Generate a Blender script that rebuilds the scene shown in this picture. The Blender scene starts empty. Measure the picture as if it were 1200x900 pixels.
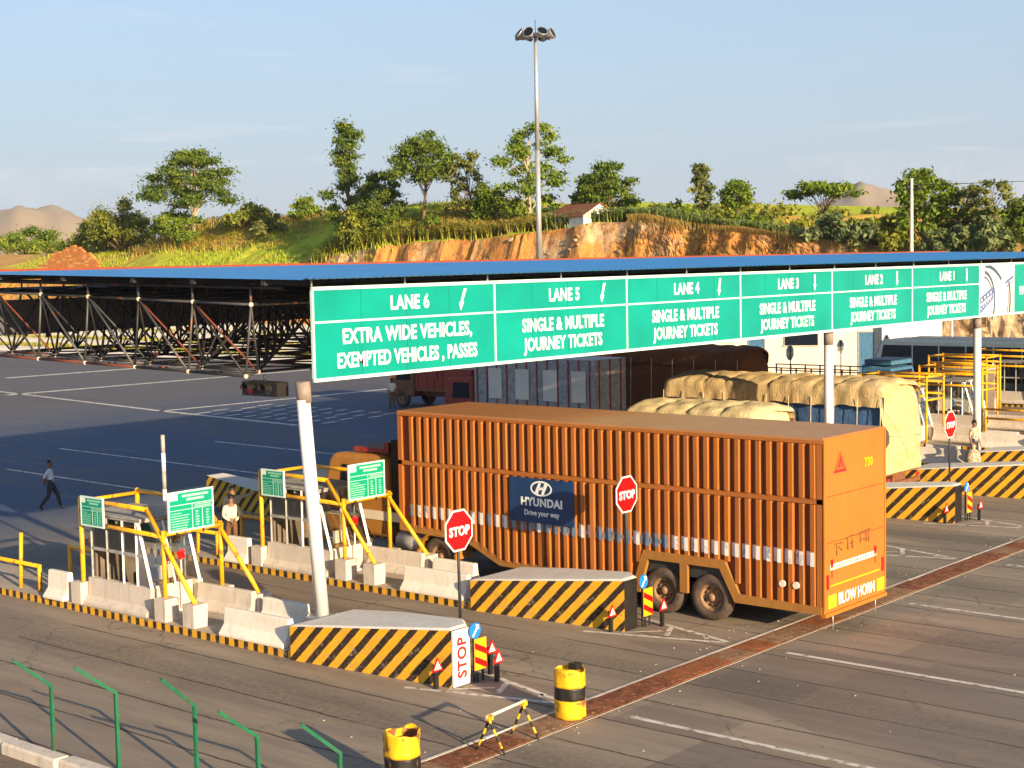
import bpy, bmesh, math, random
import numpy as np
from mathutils import Vector, Matrix, Euler
random.seed(7)
RNG = np.random.default_rng(7)
PI = math.pi
sc = bpy.context.scene
COL = sc.collection

# ------------------------------------------------------------------ camera
CAMZ = 8.0
cam = bpy.data.cameras.new('camera')
cam.sensor_width = 36.0
cam.lens = 36.0 * 1827.83 / 1200.0
cam.clip_start = 0.3
cam.clip_end = 6000
camo = bpy.data.objects.new('camera', cam)
COL.objects.link(camo)
yaw, pit, rol = math.radians(40.3388), math.radians(4.57109), math.radians(-1.11731)
f_ = Vector((math.cos(yaw) * math.cos(pit), math.sin(yaw) * math.cos(pit), -math.sin(pit)))
r_ = Vector((math.sin(yaw), -math.cos(yaw), 0))
u_ = r_.cross(f_)
r2 = math.cos(rol) * r_ + math.sin(rol) * u_
u2 = -math.sin(rol) * r_ + math.cos(rol) * u_
m = Matrix.Identity(4)
for i in range(3):
    m[i][0], m[i][1], m[i][2] = r2[i], u2[i], -f_[i]
m[2][3] = CAMZ
camo.matrix_world = m
sc.camera = camo

# ------------------------------------------------------------------ light
SUN_AZ, SUN_EL = math.radians(-107), math.radians(14.0)
tosun = Vector((math.cos(SUN_AZ) * math.cos(SUN_EL), math.sin(SUN_AZ) * math.cos(SUN_EL), math.sin(SUN_EL)))
sun = bpy.data.lights.new('sun', 'SUN')
sun.energy = 5.0
sun.angle = math.radians(0.5)
sun.color = (1.0, 0.77, 0.48)
suno = bpy.data.objects.new('sun', sun)
suno.rotation_euler = tosun.to_track_quat('Z', 'Y').to_euler()
COL.objects.link(suno)
w = bpy.data.worlds.new('World')
sc.world = w
w.use_nodes = True
nt = w.node_tree
nt.nodes.clear()
sky = nt.nodes.new('ShaderNodeTexSky')
sky.sky_type = 'NISHITA'
sky.sun_disc = False
sky.sun_elevation = SUN_EL
sky.sun_rotation = math.atan2(tosun.x, tosun.y)
sky.air_density = 1.0
sky.dust_density = 1.2
sky.ozone_density = 3.5
bg = nt.nodes.new('ShaderNodeBackground')
bg.inputs['Strength'].default_value = 0.11
wo = nt.nodes.new('ShaderNodeOutputWorld')
# hazy air: the whole dome pales towards the horizon, the same in every direction
tcw = nt.nodes.new('ShaderNodeTexCoord'); sxyz = nt.nodes.new('ShaderNodeSeparateXYZ'); rmp = nt.nodes.new('ShaderNodeValToRGB'); mxw = nt.nodes.new('ShaderNodeMixRGB')
rmp.color_ramp.elements[0].position = 0.0; rmp.color_ramp.elements[0].color = (.97, .97, .97, 1)
rmp.color_ramp.elements[1].position = 0.60; rmp.color_ramp.elements[1].color = (.12, .12, .12, 1)
e_ = rmp.color_ramp.elements.new(0.17); e_.color = (.62, .62, .62, 1)
mxw.inputs[2].default_value = (2.35, 2.74, 3.28, 1)
nt.links.new(tcw.outputs['Generated'], sxyz.inputs[0]); nt.links.new(sxyz.outputs[2], rmp.inputs[0])
nt.links.new(rmp.outputs[0], mxw.inputs[0]); nt.links.new(sky.outputs[0], mxw.inputs[1])
# faint high cloud
dv = nt.nodes.new('ShaderNodeVectorMath'); dv.operation = 'DIVIDE'; cb = nt.nodes.new('ShaderNodeCombineXYZ'); mz = nt.nodes.new('ShaderNodeMath'); mz.operation = 'MAXIMUM'; mz.inputs[1].default_value = .06
cn = nt.nodes.new('ShaderNodeTexNoise'); cn.inputs['Scale'].default_value = .55; cn.inputs['Detail'].default_value = 7.0; cn.inputs['Roughness'].default_value = .62
cr = nt.nodes.new('ShaderNodeValToRGB'); cr.color_ramp.elements[0].position = .56; cr.color_ramp.elements[0].color = (0, 0, 0, 1); cr.color_ramp.elements[1].position = .80; cr.color_ramp.elements[1].color = (.42, .42, .42, 1)
mc = nt.nodes.new('ShaderNodeMixRGB'); mc.inputs[2].default_value = (4.3, 4.1, 4.1, 1)
nt.links.new(sxyz.outputs[2], mz.inputs[0])
for q in range(3): nt.links.new(mz.outputs[0], cb.inputs[q])
nt.links.new(tcw.outputs['Generated'], dv.inputs[0]); nt.links.new(cb.outputs[0], dv.inputs[1]); nt.links.new(dv.outputs[0], cn.inputs['Vector'])
nt.links.new(cn.outputs['Fac'], cr.inputs[0]); nt.links.new(cr.outputs[0], mc.inputs[0]); nt.links.new(mxw.outputs[0], mc.inputs[1])
nt.links.new(mc.outputs[0], bg.inputs[0])
nt.links.new(bg.outputs[0], wo.inputs[0])
sc.view_settings.view_transform = 'Standard'
sc.view_settings.look = 'None'
sc.view_settings.exposure = 1.0
sc.view_settings.gamma = 1.0
sc.render.engine = 'CYCLES'
sc.cycles.max_bounces = 6
sc.cycles.transparent_max_bounces = 12
sc.cycles.use_denoising = True

# ------------------------------------------------------------------ materials
def mat(name, col, rough=0.6, metal=0.0, var=0.18, scale=6.0, bump=0.0, col2=None, fine=None, spec=0.4, rust=None, rust_amt=0.5):
    """principled + two octaves of noise in object space for wear; all albedo"""
    M = bpy.data.materials.new(name)
    M.use_nodes = True
    n, l = M.node_tree.nodes, M.node_tree.links
    p = n['Principled BSDF']
    p.inputs['Roughness'].default_value = rough
    p.inputs['Metallic'].default_value = metal
    p.inputs['Specular IOR Level'].default_value = spec
    tc = n.new('ShaderNodeTexCoord')
    oi = n.new('ShaderNodeObjectInfo')
    ad = n.new('ShaderNodeVectorMath'); ad.operation = 'ADD'
    sc3 = n.new('ShaderNodeVectorMath'); sc3.operation = 'SCALE'; sc3.inputs['Scale'].default_value = 37.0
    l.new(oi.outputs['Random'], sc3.inputs[0])
    l.new(tc.outputs['Object'], ad.inputs[0]); l.new(sc3.outputs[0], ad.inputs[1])
    no = n.new('ShaderNodeTexNoise'); no.inputs['Scale'].default_value = scale; no.inputs['Detail'].default_value = 5.0
    l.new(ad.outputs[0], no.inputs['Vector'])
    ra = n.new('ShaderNodeValToRGB')
    c1 = [c * (1 - var) for c in col] + [1]
    c2 = ([min(1, c * (1 + var)) for c in col] if col2 is None else list(col2)) + [1]
    ra.color_ramp.elements[0].color = c1; ra.color_ramp.elements[0].position = 0.32
    ra.color_ramp.elements[1].color = c2; ra.color_ramp.elements[1].position = 0.68
    l.new(no.outputs['Fac'], ra.inputs[0])
    out = ra.outputs[0]
    if rust is not None:
        n3 = n.new('ShaderNodeTexNoise'); n3.inputs['Scale'].default_value = scale * 1.7; n3.inputs['Detail'].default_value = 8.0
        l.new(ad.outputs[0], n3.inputs['Vector'])
        r3 = n.new('ShaderNodeValToRGB')
        r3.color_ramp.elements[0].position = 0.70 - 0.2 * rust_amt; r3.color_ramp.elements[1].position = 0.74 - 0.1 * rust_amt
        l.new(n3.outputs['Fac'], r3.inputs[0])
        mx = n.new('ShaderNodeMixRGB'); mx.inputs[2].default_value = list(rust) + [1]
        l.new(r3.outputs[0], mx.inputs[0]); l.new(out, mx.inputs[1])
        out = mx.outputs[0]
    l.new(out, p.inputs['Base Color'])
    if bump:
        b = n.new('ShaderNodeBump'); b.inputs['Strength'].default_value = bump; b.inputs['Distance'].default_value = 0.02
        n4 = n.new('ShaderNodeTexNoise'); n4.inputs['Scale'].default_value = scale * 6; n4.inputs['Detail'].default_value = 6
        l.new(ad.outputs[0], n4.inputs['Vector'])
        l.new(n4.outputs['Fac'], b.inputs['Height']); l.new(b.outputs[0], p.inputs['Normal'])
    return M

class NT:
    """small node-building helper"""
    def __init__(s, name):
        s.m = bpy.data.materials.new(name); s.m.use_nodes = True
        s.n, s.l = s.m.node_tree.nodes, s.m.node_tree.links
        s.p = s.n['Principled BSDF']
    def node(s, t, ins=None, **kw):
        q = s.n.new(t)
        for k, v in kw.items(): setattr(q, k, v)
        for k, v in (ins or {}).items():
            if hasattr(v, 'links') or isinstance(v, bpy.types.NodeSocket): s.l.new(v, q.inputs[k])
            else: q.inputs[k].default_value = v
        return q
    def math(s, op, a, b=0.0, c=0.0):
        return s.node('ShaderNodeMath', {0: a, 1: b, 2: c}, operation=op).outputs[0]
    def mix(s, f, a, b):
        return s.node('ShaderNodeMixRGB', {0: f, 1: a, 2: b}).outputs[0]
    def ramp(s, f, stops):
        q = s.node('ShaderNodeValToRGB', {0: f})
        e = q.color_ramp.elements
        while len(e) < len(stops): e.new(0.5)
        for i, (pos, c) in enumerate(stops):
            e[i].position = pos
            e[i].color = (c, c, c, 1) if not isinstance(c, (tuple, list)) else (*c, 1)
        return q.outputs[0]
    def noise(s, vec, scale, detail=4.0, rough=0.5):
        return s.node('ShaderNodeTexNoise', {'Vector': vec, 'Scale': scale, 'Detail': detail, 'Roughness': rough}).outputs['Fac']
    def obj(s): return s.node('ShaderNodeTexCoord').outputs['Object']
    def pos(s): return s.node('ShaderNodeNewGeometry').outputs['Position']
    def xyz(s, v):
        q = s.node('ShaderNodeSeparateXYZ', {0: v}); return q.outputs
    def scale(s, v, sc):
        return s.node('ShaderNodeMapping', {0: v, 3: sc}).outputs[0]
    def bump(s, h, strength=0.3, dist=0.02):
        q = s.node('ShaderNodeBump', {'Height': h, 'Strength': strength, 'Distance': dist}); s.l.new(q.outputs[0], s.p.inputs['Normal'])
    def base(s, c, rough=0.8, spec=0.3):
        s.l.new(c, s.p.inputs['Base Color'])
        s.p.inputs['Specular IOR Level'].default_value = spec
        if isinstance(rough, (int, float)): s.p.inputs['Roughness'].default_value = rough
        else: s.l.new(rough, s.p.inputs['Roughness'])
        return s.m

YEL = (0.80, 0.42, 0.015); BLK = (0.030, 0.018, 0.014)
def m_stripes(name, kind):
    t = NT(name); o = t.obj(); X, Y, Z = t.xyz(o)[:]
    if kind == 'diag': v = t.math('ADD', Y, Z); per = 0.43
    else: v = t.math('ADD', Y, 0.0); per = 0.31
    wob = t.math('MULTIPLY', t.math('SUBTRACT', t.noise(o, 5.0, 3), 0.5), 0.045)
    fr = t.math('FRACT', t.math('DIVIDE', t.math('ADD', v, wob), per))
    st = t.math('GREATER_THAN', fr, 0.56)
    d1 = t.noise(o, 3.0, 6); d2 = t.noise(o, 22.0, 6, 0.7)
    ye = t.mix(t.ramp(d1, [(0.35, 0), (0.75, 1)]), (*YEL, 1), (0.62, 0.33, 0.03, 1))
    bl = t.mix(t.ramp(d2, [(0.5, 0), (0.8, 1)]), (*BLK, 1), (0.10, 0.06, 0.035, 1))
    c = t.mix(st, ye, bl)
    dirt = t.math('MULTIPLY', t.ramp(d2, [(0.55, 0), (0.72, 1)]), t.ramp(Z, [(0.0, 0.75), (0.7, 0.12)]))
    c = t.mix(dirt, c, (0.24, 0.17, 0.10, 1))
    chip = t.math('MULTIPLY', t.ramp(t.noise(o, 7.5, 8, 0.75), [(0.57, 0), (0.61, 1)]), t.ramp(t.noise(o, 1.3, 3), [(0.40, 0), (0.60, 0.9)]))
    c = t.mix(chip, c, (0.36, 0.30, 0.24, 1))
    t.bump(t.math('SUBTRACT', d2, chip), 0.3)
    return t.base(c, 0.6)

def m_concrete(name, c1, c2, stain=(0.20, 0.16, 0.12), amt=1.0):
    t = NT(name); o = t.pos()
    a = t.noise(o, 2.2, 6, 0.6); b = t.noise(o, 28.0, 6, 0.7)
    st = t.noise(t.scale(o, (3.5, 3.5, 0.5)), 2.5, 5, 0.65)
    c = t.mix(t.ramp(a, [(0.3, 0), (0.7, 1)]), (*c1, 1), (*c2, 1))
    c = t.mix(t.math('MULTIPLY', t.ramp(st, [(0.52, 0), (0.75, 1)]), 0.55 * amt), c, (*stain, 1))
    c = t.mix(t.math('MULTIPLY', t.ramp(b, [(0.58, 0), (0.7, 1)]), 0.35 * amt), c, (*stain, 1))
    t.bump(b, 0.35, 0.01)
    return t.base(c, 0.85, 0.2)

def m_asphalt():
    t = NT('asphalt'); o = t.pos(); X, Y, Z = t.xyz(o)[:]
    big = t.noise(o, 0.16, 5, 0.6)
    mid = t.noise(t.scale(o, (1.0, 0.45, 1.0)), 0.8, 9, 0.72)
    streak = t.noise(t.scale(o, (1.0, 0.10, 1.0)), 1.3, 8, 0.72)
    fine = t.noise(o, 42.0, 5, 0.8); gr = t.noise(o, 9.0, 6, 0.75)
    c = t.mix(t.ramp(big, [(0.3, 0), (0.7, 1)]), (0.270, 0.218, 0.166, 1), (0.365, 0.288, 0.208, 1))
    c = t.mix(t.math('MULTIPLY', t.ramp(streak, [(0.38, 0), (0.62, 1)]), 0.62), c, (0.150, 0.120, 0.098, 1))
    c = t.mix(t.math('MULTIPLY', t.ramp(mid, [(0.52, 0), (0.74, 1)]), 0.7), c, (0.34, 0.245, 0.155, 1))
    # oil/tyre band down the middle of each lane (pitch 5.5 m)
    lane = t.math('ABSOLUTE', t.math('SUBTRACT', t.math('FRACT', t.math('DIVIDE', t.math('SUBTRACT', X, 21.6), 5.5)), 0.5))
    oil = t.math('MULTIPLY', t.ramp(lane, [(0.02, 1), (0.20, 0)]), t.ramp(gr, [(0.35, 0.15), (0.65, 1)]))
    oil = t.math('MULTIPLY', oil, t.ramp(t.math('DIVIDE', t.math('SUBTRACT', Y, 4.0), 40.0), [(0.0, 0.35), (0.32, 0.75), (0.75, 0.75), (1.0, 0.2)]))
    c = t.mix(t.math('MULTIPLY', oil, 0.8), c, (0.050, 0.040, 0.036, 1))
    # construction joints along the lanes in front of the drain, patched
    wob = t.math('MULTIPLY', t.math('SUBTRACT', t.noise(o, 1.7, 4, 0.7), 0.5), 0.10)
    jx = t.math('ABSOLUTE', t.math('SUBTRACT', t.math('FRACT', t.math('DIVIDE', t.math('ADD', X, wob), 1.37)), 0.5))
    jl = t.math('LESS_THAN', jx, 0.019)
    jl = t.math('MULTIPLY', jl, t.ramp(t.noise(o, 0.7, 3), [(0.30, 0.25), (0.48, 1)]))
    jl = t.math('MULTIPLY', jl, t.math('LESS_THAN', Y, 30.0))
    c = t.mix(t.math('MULTIPLY', jl, 0.85), c, (0.028, 0.022, 0.02, 1))
    slab = t.noise(t.node('ShaderNodeCombineXYZ', {0: t.math('FLOOR', t.math('DIVIDE', t.math('ADD', X, 0.685), 1.37)), 1: t.math('FLOOR', t.math('DIVIDE', Y, 7.0)), 2: 3.3}).outputs[0], 3.7, 0)
    c = t.mix(t.math('MULTIPLY', t.math('MULTIPLY', t.ramp(slab, [(0.42, 0), (0.62, 1)]), 0.42), t.math('LESS_THAN', Y, 16.0)), c, (0.085, 0.070, 0.072, 1))
    # far apron: the canopy's blue shade painted into the tarmac, grey bitumen beyond
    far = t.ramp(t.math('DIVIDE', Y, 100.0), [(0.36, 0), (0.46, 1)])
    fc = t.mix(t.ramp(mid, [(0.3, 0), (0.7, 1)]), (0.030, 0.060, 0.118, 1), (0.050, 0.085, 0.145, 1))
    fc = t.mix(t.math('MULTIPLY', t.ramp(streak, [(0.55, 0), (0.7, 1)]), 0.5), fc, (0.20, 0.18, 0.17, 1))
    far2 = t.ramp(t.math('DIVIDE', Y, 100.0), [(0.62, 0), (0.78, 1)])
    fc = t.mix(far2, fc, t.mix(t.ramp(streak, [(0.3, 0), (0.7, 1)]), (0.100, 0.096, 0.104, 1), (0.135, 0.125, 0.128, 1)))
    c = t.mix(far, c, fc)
    # hairline cracks, oil drips and patched squares
    cw = t.node('ShaderNodeVectorMath', {0: o, 1: t.node('ShaderNodeTexNoise', {'Vector': o, 'Scale': 1.5, 'Detail': 6.0}).outputs['Color']}, operation='ADD').outputs[0]
    ck = t.node('ShaderNodeTexVoronoi', {'Vector': cw, 'Scale': 0.33}, feature='DISTANCE_TO_EDGE').outputs['Distance']
    c = t.mix(t.math('MULTIPLY', t.ramp(ck, [(0.0, 1), (0.010, 0)]), t.math('MULTIPLY', t.ramp(big, [(0.46, 0), (0.58, 0.65)]), t.math('LESS_THAN', Y, 34.0))), c, (0.035, 0.028, 0.024, 1))
    dr = t.node('ShaderNodeTexVoronoi', {'Vector': cw, 'Scale': 1.1}).outputs['Distance']
    c = t.mix(t.math('MULTIPLY', t.ramp(dr, [(0.05, 1), (0.10, 0)]), t.ramp(gr, [(0.45, 0), (0.6, 0.75)])), c, (0.045, 0.036, 0.032, 1))
    pv = t.node('ShaderNodeTexVoronoi', {'Vector': t.scale(o, (0.22, 0.09, 1)), 'Scale': 1.0}, distance='CHEBYCHEV')
    c = t.mix(t.math('MULTIPLY', t.math('GREATER_THAN', t.xyz(pv.outputs['Color'])[0], 0.74), 0.30), c, (0.10, 0.085, 0.08, 1))
    # grit
    c = t.mix(t.math('MULTIPLY', t.ramp(fine, [(0.62, 0), (0.70, 1)]), 0.75), c, (0.44, 0.37, 0.29, 1))
    c = t.mix(t.math('MULTIPLY', t.ramp(fine, [(0.28, 1), (0.40, 0)]), 0.65), c, (0.075, 0.062, 0.055, 1))
    t.bump(t.math('ADD', fine, t.math('MULTIPLY', gr, 0.8)), 0.32, 0.012)
    return t.base(c, t.math('ADD', 0.62, t.math('MULTIPLY', gr, 0.3)), 0.3)

def m_terrain():
    t = NT('hillside_earth_and_grass'); g = t.node('ShaderNodeNewGeometry'); o = g.outputs['Position']
    X, Y, Z = t.xyz(o)[:]
    nz = t.xyz(g.outputs['True Normal'])[2]
    n1 = t.noise(o, 0.12, 5, 0.6); n2 = t.noise(o, 0.9, 6, 0.7); n3 = t.noise(t.scale(o, (1, 1, 0.7)), 1.1, 9, 0.75)
    vor = t.node('ShaderNodeTexVoronoi', {'Vector': t.scale(o, (0.8, 0.55, 0.35)), 'Scale': 1.3}, feature='DISTANCE_TO_EDGE').outputs['Distance']
    earth = t.mix(t.ramp(n3, [(0.3, 0), (0.7, 1)]), (0.56, 0.205, 0.045, 1), (0.72, 0.36, 0.11, 1))
    rock = t.mix(t.ramp(n2, [(0.35, 0), (0.65, 1)]), (0.30, 0.19, 0.105, 1), (0.74, 0.54, 0.32, 1))
    rockm = t.math('MAXIMUM', t.ramp(n1, [(0.50, 0), (0.60, 1)]), t.ramp(t.math('DIVIDE', Y, 100.0), [(0.46, 1), (0.60, 0)]))
    face = t.mix(rockm, earth, rock)
    face = t.mix(t.math('MULTIPLY', t.ramp(t.math('MULTIPLY', n2, t.noise(o, 3.2, 5, 0.75)), [(0.14, 1), (0.24, 0)]), 0.75), face, (0.12, 0.065, 0.035, 1))
    green = t.mix(t.ramp(n2, [(0.35, 0), (0.65, 1)]), (0.30, 0.40, 0.020, 1), (0.50, 0.54, 0.050, 1))
    dry = t.mix(t.ramp(n2, [(0.3, 0), (0.7, 1)]), (0.56, 0.30, 0.050, 1), (0.70, 0.42, 0.10, 1))
    drym = t.math('MAXIMUM', t.ramp(t.math('DIVIDE', Y, 100.0), [(0.70, 1), (0.80, 0)]), t.ramp(n1, [(0.52, 0), (0.66, 1)]))
    top = t.mix(drym, green, dry)
    bare = t.ramp(t.math('DIVIDE', Y, 200.0), [(0.69, 0), (0.78, 1)])
    top = t.mix(t.math('MULTIPLY', bare, t.ramp(n1, [(0.3, 0.3), (0.5, 1)])), top, t.mix(n2, (0.50, 0.235, 0.06, 1), (0.58, 0.36, 0.15, 1)))
    steep = t.ramp(t.math('ADD', nz, t.math('MULTIPLY', t.math('SUBTRACT', n2, 0.5), 0.25)), [(0.80, 1), (0.90, 0)])
    c = t.mix(steep, top, face)
    t.bump(t.math('ADD', n2, n3), 0.8, 0.25)
    return t.base(c, 0.95, 0.1)

def m_leaf(name, dark, light, tip=None):
    t = NT(name); g = t.node('ShaderNodeNewGeometry'); o = g.outputs['Position']
    a = t.noise(o, 0.55, 3, 0.5); b = t.noise(o, 7.0, 2, 0.5)
    r = t.node('ShaderNodeNewGeometry').outputs['Random Per Island']
    v = t.math('ADD', t.math('MULTIPLY', a, 0.55), t.math('ADD', t.math('MULTIPLY', b, 0.15), t.math('MULTIPLY', r, 0.3)))
    c = t.ramp(v, [(0.32, dark), (0.55, tuple((p + q) / 2 for p, q in zip(dark, light))), (0.72, light)])
    t.base(c, 0.65, 0.25)
    tr = t.node('ShaderNodeBsdfTranslucent', {0: c})
    mx = t.node('ShaderNodeMixShader', {0: 0.28, 1: t.p.outputs[0], 2: tr.outputs[0]})
    t.l.new(mx.outputs[0], t.n['Material Output'].inputs[0])
    return t.m

def m_tarp(name, c1, c2, dirt, dirt_amt=0.4):
    t = NT(name); o = t.obj()
    a = t.noise(o, 1.1, 6, 0.6); b = t.noise(o, 5.0, 6, 0.7); f = t.noise(o, 40, 3)
    c = t.mix(t.ramp(a, [(0.3, 0), (0.7, 1)]), (*c1, 1), (*c2, 1))
    c = t.mix(t.math('MULTIPLY', t.ramp(b, [(0.52, 0), (0.72, 1)]), dirt_amt), c, (*dirt, 1))
    cr = t.noise(t.scale(o, (1.0, 3.2, 1.0)), 3.2, 7, 0.7)
    t.bump(t.math('ADD', t.math('ADD', b, t.math('MULTIPLY', f, 0.2)), t.math('MULTIPLY', t.math('ABSOLUTE', t.math('SUBTRACT', cr, 0.5)), -3.0)), 0.9, 0.05)
    return t.base(c, 0.8, 0.2)

def m_truckpaint(name, c1, c2, dirt):
    t = NT(name); o = t.obj(); Z = t.xyz(o)[2]
    a = t.noise(o, 0.8, 5, 0.6); b = t.noise(t.scale(o, (6, 6, 1.2)), 1.2, 6, 0.7); s = t.noise(o, 14, 5, 0.7)
    rn = t.node('ShaderNodeObjectInfo').outputs['Random']
    c = t.mix(t.ramp(a, [(0.35, 0), (0.7, 1)]), (*c1, 1), (*c2, 1))
    c = t.mix(t.math('MULTIPLY', rn, 0.38), c, (*dirt, 1))
    b = t.noise(t.node('ShaderNodeVectorMath', {0: t.scale(o, (9, 9, 1.3)), 1: t.node('ShaderNodeCombineXYZ', {0: t.math('MULTIPLY', rn, 91.0)}).outputs[0]}, operation='ADD').outputs[0], 1.0, 7, 0.75)
    c = t.mix(t.math('MULTIPLY', t.ramp(b, [(0.46, 0), (0.72, 1)]), 0.6), c, (*dirt, 1))
    c = t.mix(t.math('MULTIPLY', t.ramp(s, [(0.62, 0), (0.66, 1)]), 0.6), c, tuple(q * .5 for q in dirt) + (1,))
    t.bump(s, 0.08, 0.02)
    return t.base(c, 0.5, 0.35)

MT = {}
MT['yellow'] = mat('yellow_paint', (0.80, 0.40, 0.012), 0.42, var=0.10, scale=3, rust=(0.34, 0.14, 0.03), rust_amt=0.55)
MT['stripe_diag'] = m_stripes('black_yellow_diagonal_paint', 'diag')
MT['stripe_kerb'] = m_stripes('black_yellow_kerb_paint', 'kerb')
MT['concrete'] = m_concrete('concrete_pale', (0.54, 0.47, 0.40), (0.66, 0.58, 0.49))
MT['concrete_white'] = m_concrete('concrete_whitewashed', (0.72, 0.65, 0.56), (0.83, 0.76, 0.66), amt=0.6)
MT['slab'] = m_concrete('island_slab_concrete', (0.36, 0.30, 0.24), (0.46, 0.39, 0.31))
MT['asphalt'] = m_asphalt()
MT['line'] = mat('road_marking_white', (0.62, 0.58, 0.50), 0.8, var=0.12, scale=3, rust=(0.25, 0.19, 0.14), rust_amt=0.95)
MT['white'] = mat('white_paint', (0.80, 0.79, 0.76), 0.45, var=0.05, scale=3)
MT['cream'] = mat('cream_wall', (0.74, 0.66, 0.54), 0.85, var=0.07, scale=0.8)
MT['whitewall'] = mat('white_wall', (0.84, 0.80, 0.74), 0.85, var=0.05, scale=0.8)
MT['letter'] = mat('sign_letter_white', (0.86, 0.86, 0.84), 0.5, var=0.03)
MT['green_sign'] = mat('sign_green', (0.0, 0.275, 0.228), 0.38, var=0.11, scale=0.9)
MT['green_board'] = mat('fare_board_green', (0.0, 0.29, 0.18), 0.4, var=0.06, scale=2)
MT['board_light'] = mat('fare_board_lettering', (0.30, 0.62, 0.47), 0.5, var=0.08, scale=20)
MT['edge'] = mat('sign_edge_white', (0.62, 0.80, 0.72), 0.5, var=0.06)
MT['galv'] = mat('galvanised_steel', (0.52, 0.52, 0.50), 0.42, 0.55, var=0.12, scale=3)
MT['column'] = mat('column_silver_paint', (0.78, 0.76, 0.74), 0.40, 0.12, var=0.08, scale=1.5, rust=(0.42, 0.36, 0.30), rust_amt=0.1)
MT['dark_steel'] = mat('dark_steel', (0.045, 0.047, 0.05), 0.55, 0.3, var=0.25, scale=4)
MT['collar'] = mat('collar_grey_brown', (0.26, 0.21, 0.175), .7, var=.2)
MT['truss'] = mat('truss_grey_paint', (0.030, 0.030, 0.032), 0.5, 0.3, var=0.25, scale=2, rust=(0.22, 0.07, 0.03), rust_amt=0.4)
MT['truss_light'] = mat('truss_galvanised', (0.090, 0.093, 0.097), 0.5, 0.3, var=0.2, scale=2, rust=(0.30, 0.10, 0.04), rust_amt=0.35)
MT['truss_red'] = mat('truss_red_oxide', (0.17, 0.045, 0.025), 0.6, var=0.25, scale=2)
MT['node'] = mat('truss_node_cream', (0.66, 0.56, 0.42), 0.6, var=0.1)
MT['roof_blue'] = mat('roof_sheet_blue', (0.045, 0.22, 0.52), 0.4, var=0.08, scale=0.6)
MT['roof_red'] = mat('roof_trim_red_oxide', (0.27, 0.05, 0.014), 0.6, var=0.15)
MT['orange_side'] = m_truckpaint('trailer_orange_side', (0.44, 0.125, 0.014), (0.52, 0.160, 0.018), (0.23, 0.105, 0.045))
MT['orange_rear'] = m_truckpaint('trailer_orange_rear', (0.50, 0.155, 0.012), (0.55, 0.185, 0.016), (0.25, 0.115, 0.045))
MT['orange_roof'] = m_truckpaint('trailer_roof_dusty_orange', (0.50, 0.22, 0.075), (0.56, 0.28, 0.11), (0.36, 0.16, 0.07))
MT['recess'] = m_truckpaint('trailer_recess_painted_shade', (0.20, 0.044, 0.008), (0.25, 0.058, 0.010), (0.10, 0.030, 0.010))  # darker orange: shade between the ribs painted in, with dirt streaks; also for seams
MT['fairing'] = m_truckpaint('trailer_fairing_ochre', (0.42, 0.175, 0.028), (0.48, 0.22, 0.04), (0.22, 0.11, 0.04))
MT['rubber'] = mat('tyre_rubber_dusty', (0.085, 0.060, 0.045), 0.85, var=0.3, scale=8, bump=0.3)
MT['rim'] = mat('wheel_rim_dusty', (0.30, 0.175, 0.09), 0.6, 0.1, var=0.3, scale=9)
MT['stripe_white'] = mat('reflective_stripe_white', (0.80, 0.76, 0.72), 0.5, var=0.12, scale=2.5, rust=(0.30, 0.36, 0.42), rust_amt=0.6)
MT['stripe_blue'] = mat('reflective_stripe_worn_blue', (0.16, 0.22, 0.30), 0.5, var=0.3, scale=6)
MT['navy'] = mat('panel_navy', (0.010, 0.042, 0.135), 0.4, var=0.18, scale=2)
MT['red'] = mat('sign_red', (0.62, 0.004, 0.006), 0.4, var=0.06)
MT['darkred'] = mat('lettering_dark_red', (0.38, 0.02, 0.02), 0.5, var=0.1)
MT['blue_sign'] = mat('sign_blue', (0.015, 0.20, 0.68), 0.4, var=0.06)
MT['orange_sign'] = mat('hazard_board_yellow', (0.85, 0.40, 0.01), 0.45, var=0.05)
MT['rust'] = mat('rusty_iron', (0.19, 0.062, 0.024), 0.8, var=0.4, scale=5, bump=0.4, rust=(0.30, 0.16, 0.085), rust_amt=0.7)
MT['rust2'] = mat('rusty_iron_orange', (0.27, 0.085, 0.028), 0.8, var=0.3, scale=5, bump=0.4, rust=(0.20, 0.12, 0.07), rust_amt=0.8)
MT['rust3'] = mat('rusty_iron_dusty', (0.24, 0.125, 0.065), 0.85, var=0.3, scale=5, bump=0.4, rust=(0.30, 0.21, 0.13), rust_amt=0.9)
MT['black'] = mat('black_paint', (0.016, 0.014, 0.013), 0.5, var=0.3)
MT['void'] = mat('dark_interior', (0.02, 0.018, 0.017), 0.8, var=0.3)
MT['green_post'] = mat('green_angle_iron', (0.012, 0.125, 0.060), 0.5, var=0.18, scale=6, rust=(0.07, 0.055, 0.03), rust_amt=0.6)
MT['skin'] = mat('skin', (0.22, 0.11, 0.065), 0.6, var=0.06)
MT['hair'] = mat('hair_black', (0.015, 0.012, 0.011), 0.5, var=0.2)
MT['shirt_cream'] = mat('shirt_cream', (0.68, 0.60, 0.46), 0.9, var=0.07)
MT['shirt_pale'] = mat('shirt_pale_blue', (0.58, 0.64, 0.74), 0.9, var=0.06)
MT['shirt_blue'] = mat('shirt_sky_blue', (0.12, 0.34, 0.52), 0.9, var=0.1)
MT['shirt_stripe'] = mat('shirt_white_and_teal', (0.10, 0.26, 0.34), 0.9, var=0.4, scale=14, col2=(0.7, 0.72, 0.74))
MT['patterned'] = mat('patterned_cloth', (0.34, 0.13, 0.06), 0.9, var=0.5, scale=16, col2=(0.78, 0.66, 0.46))
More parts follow.
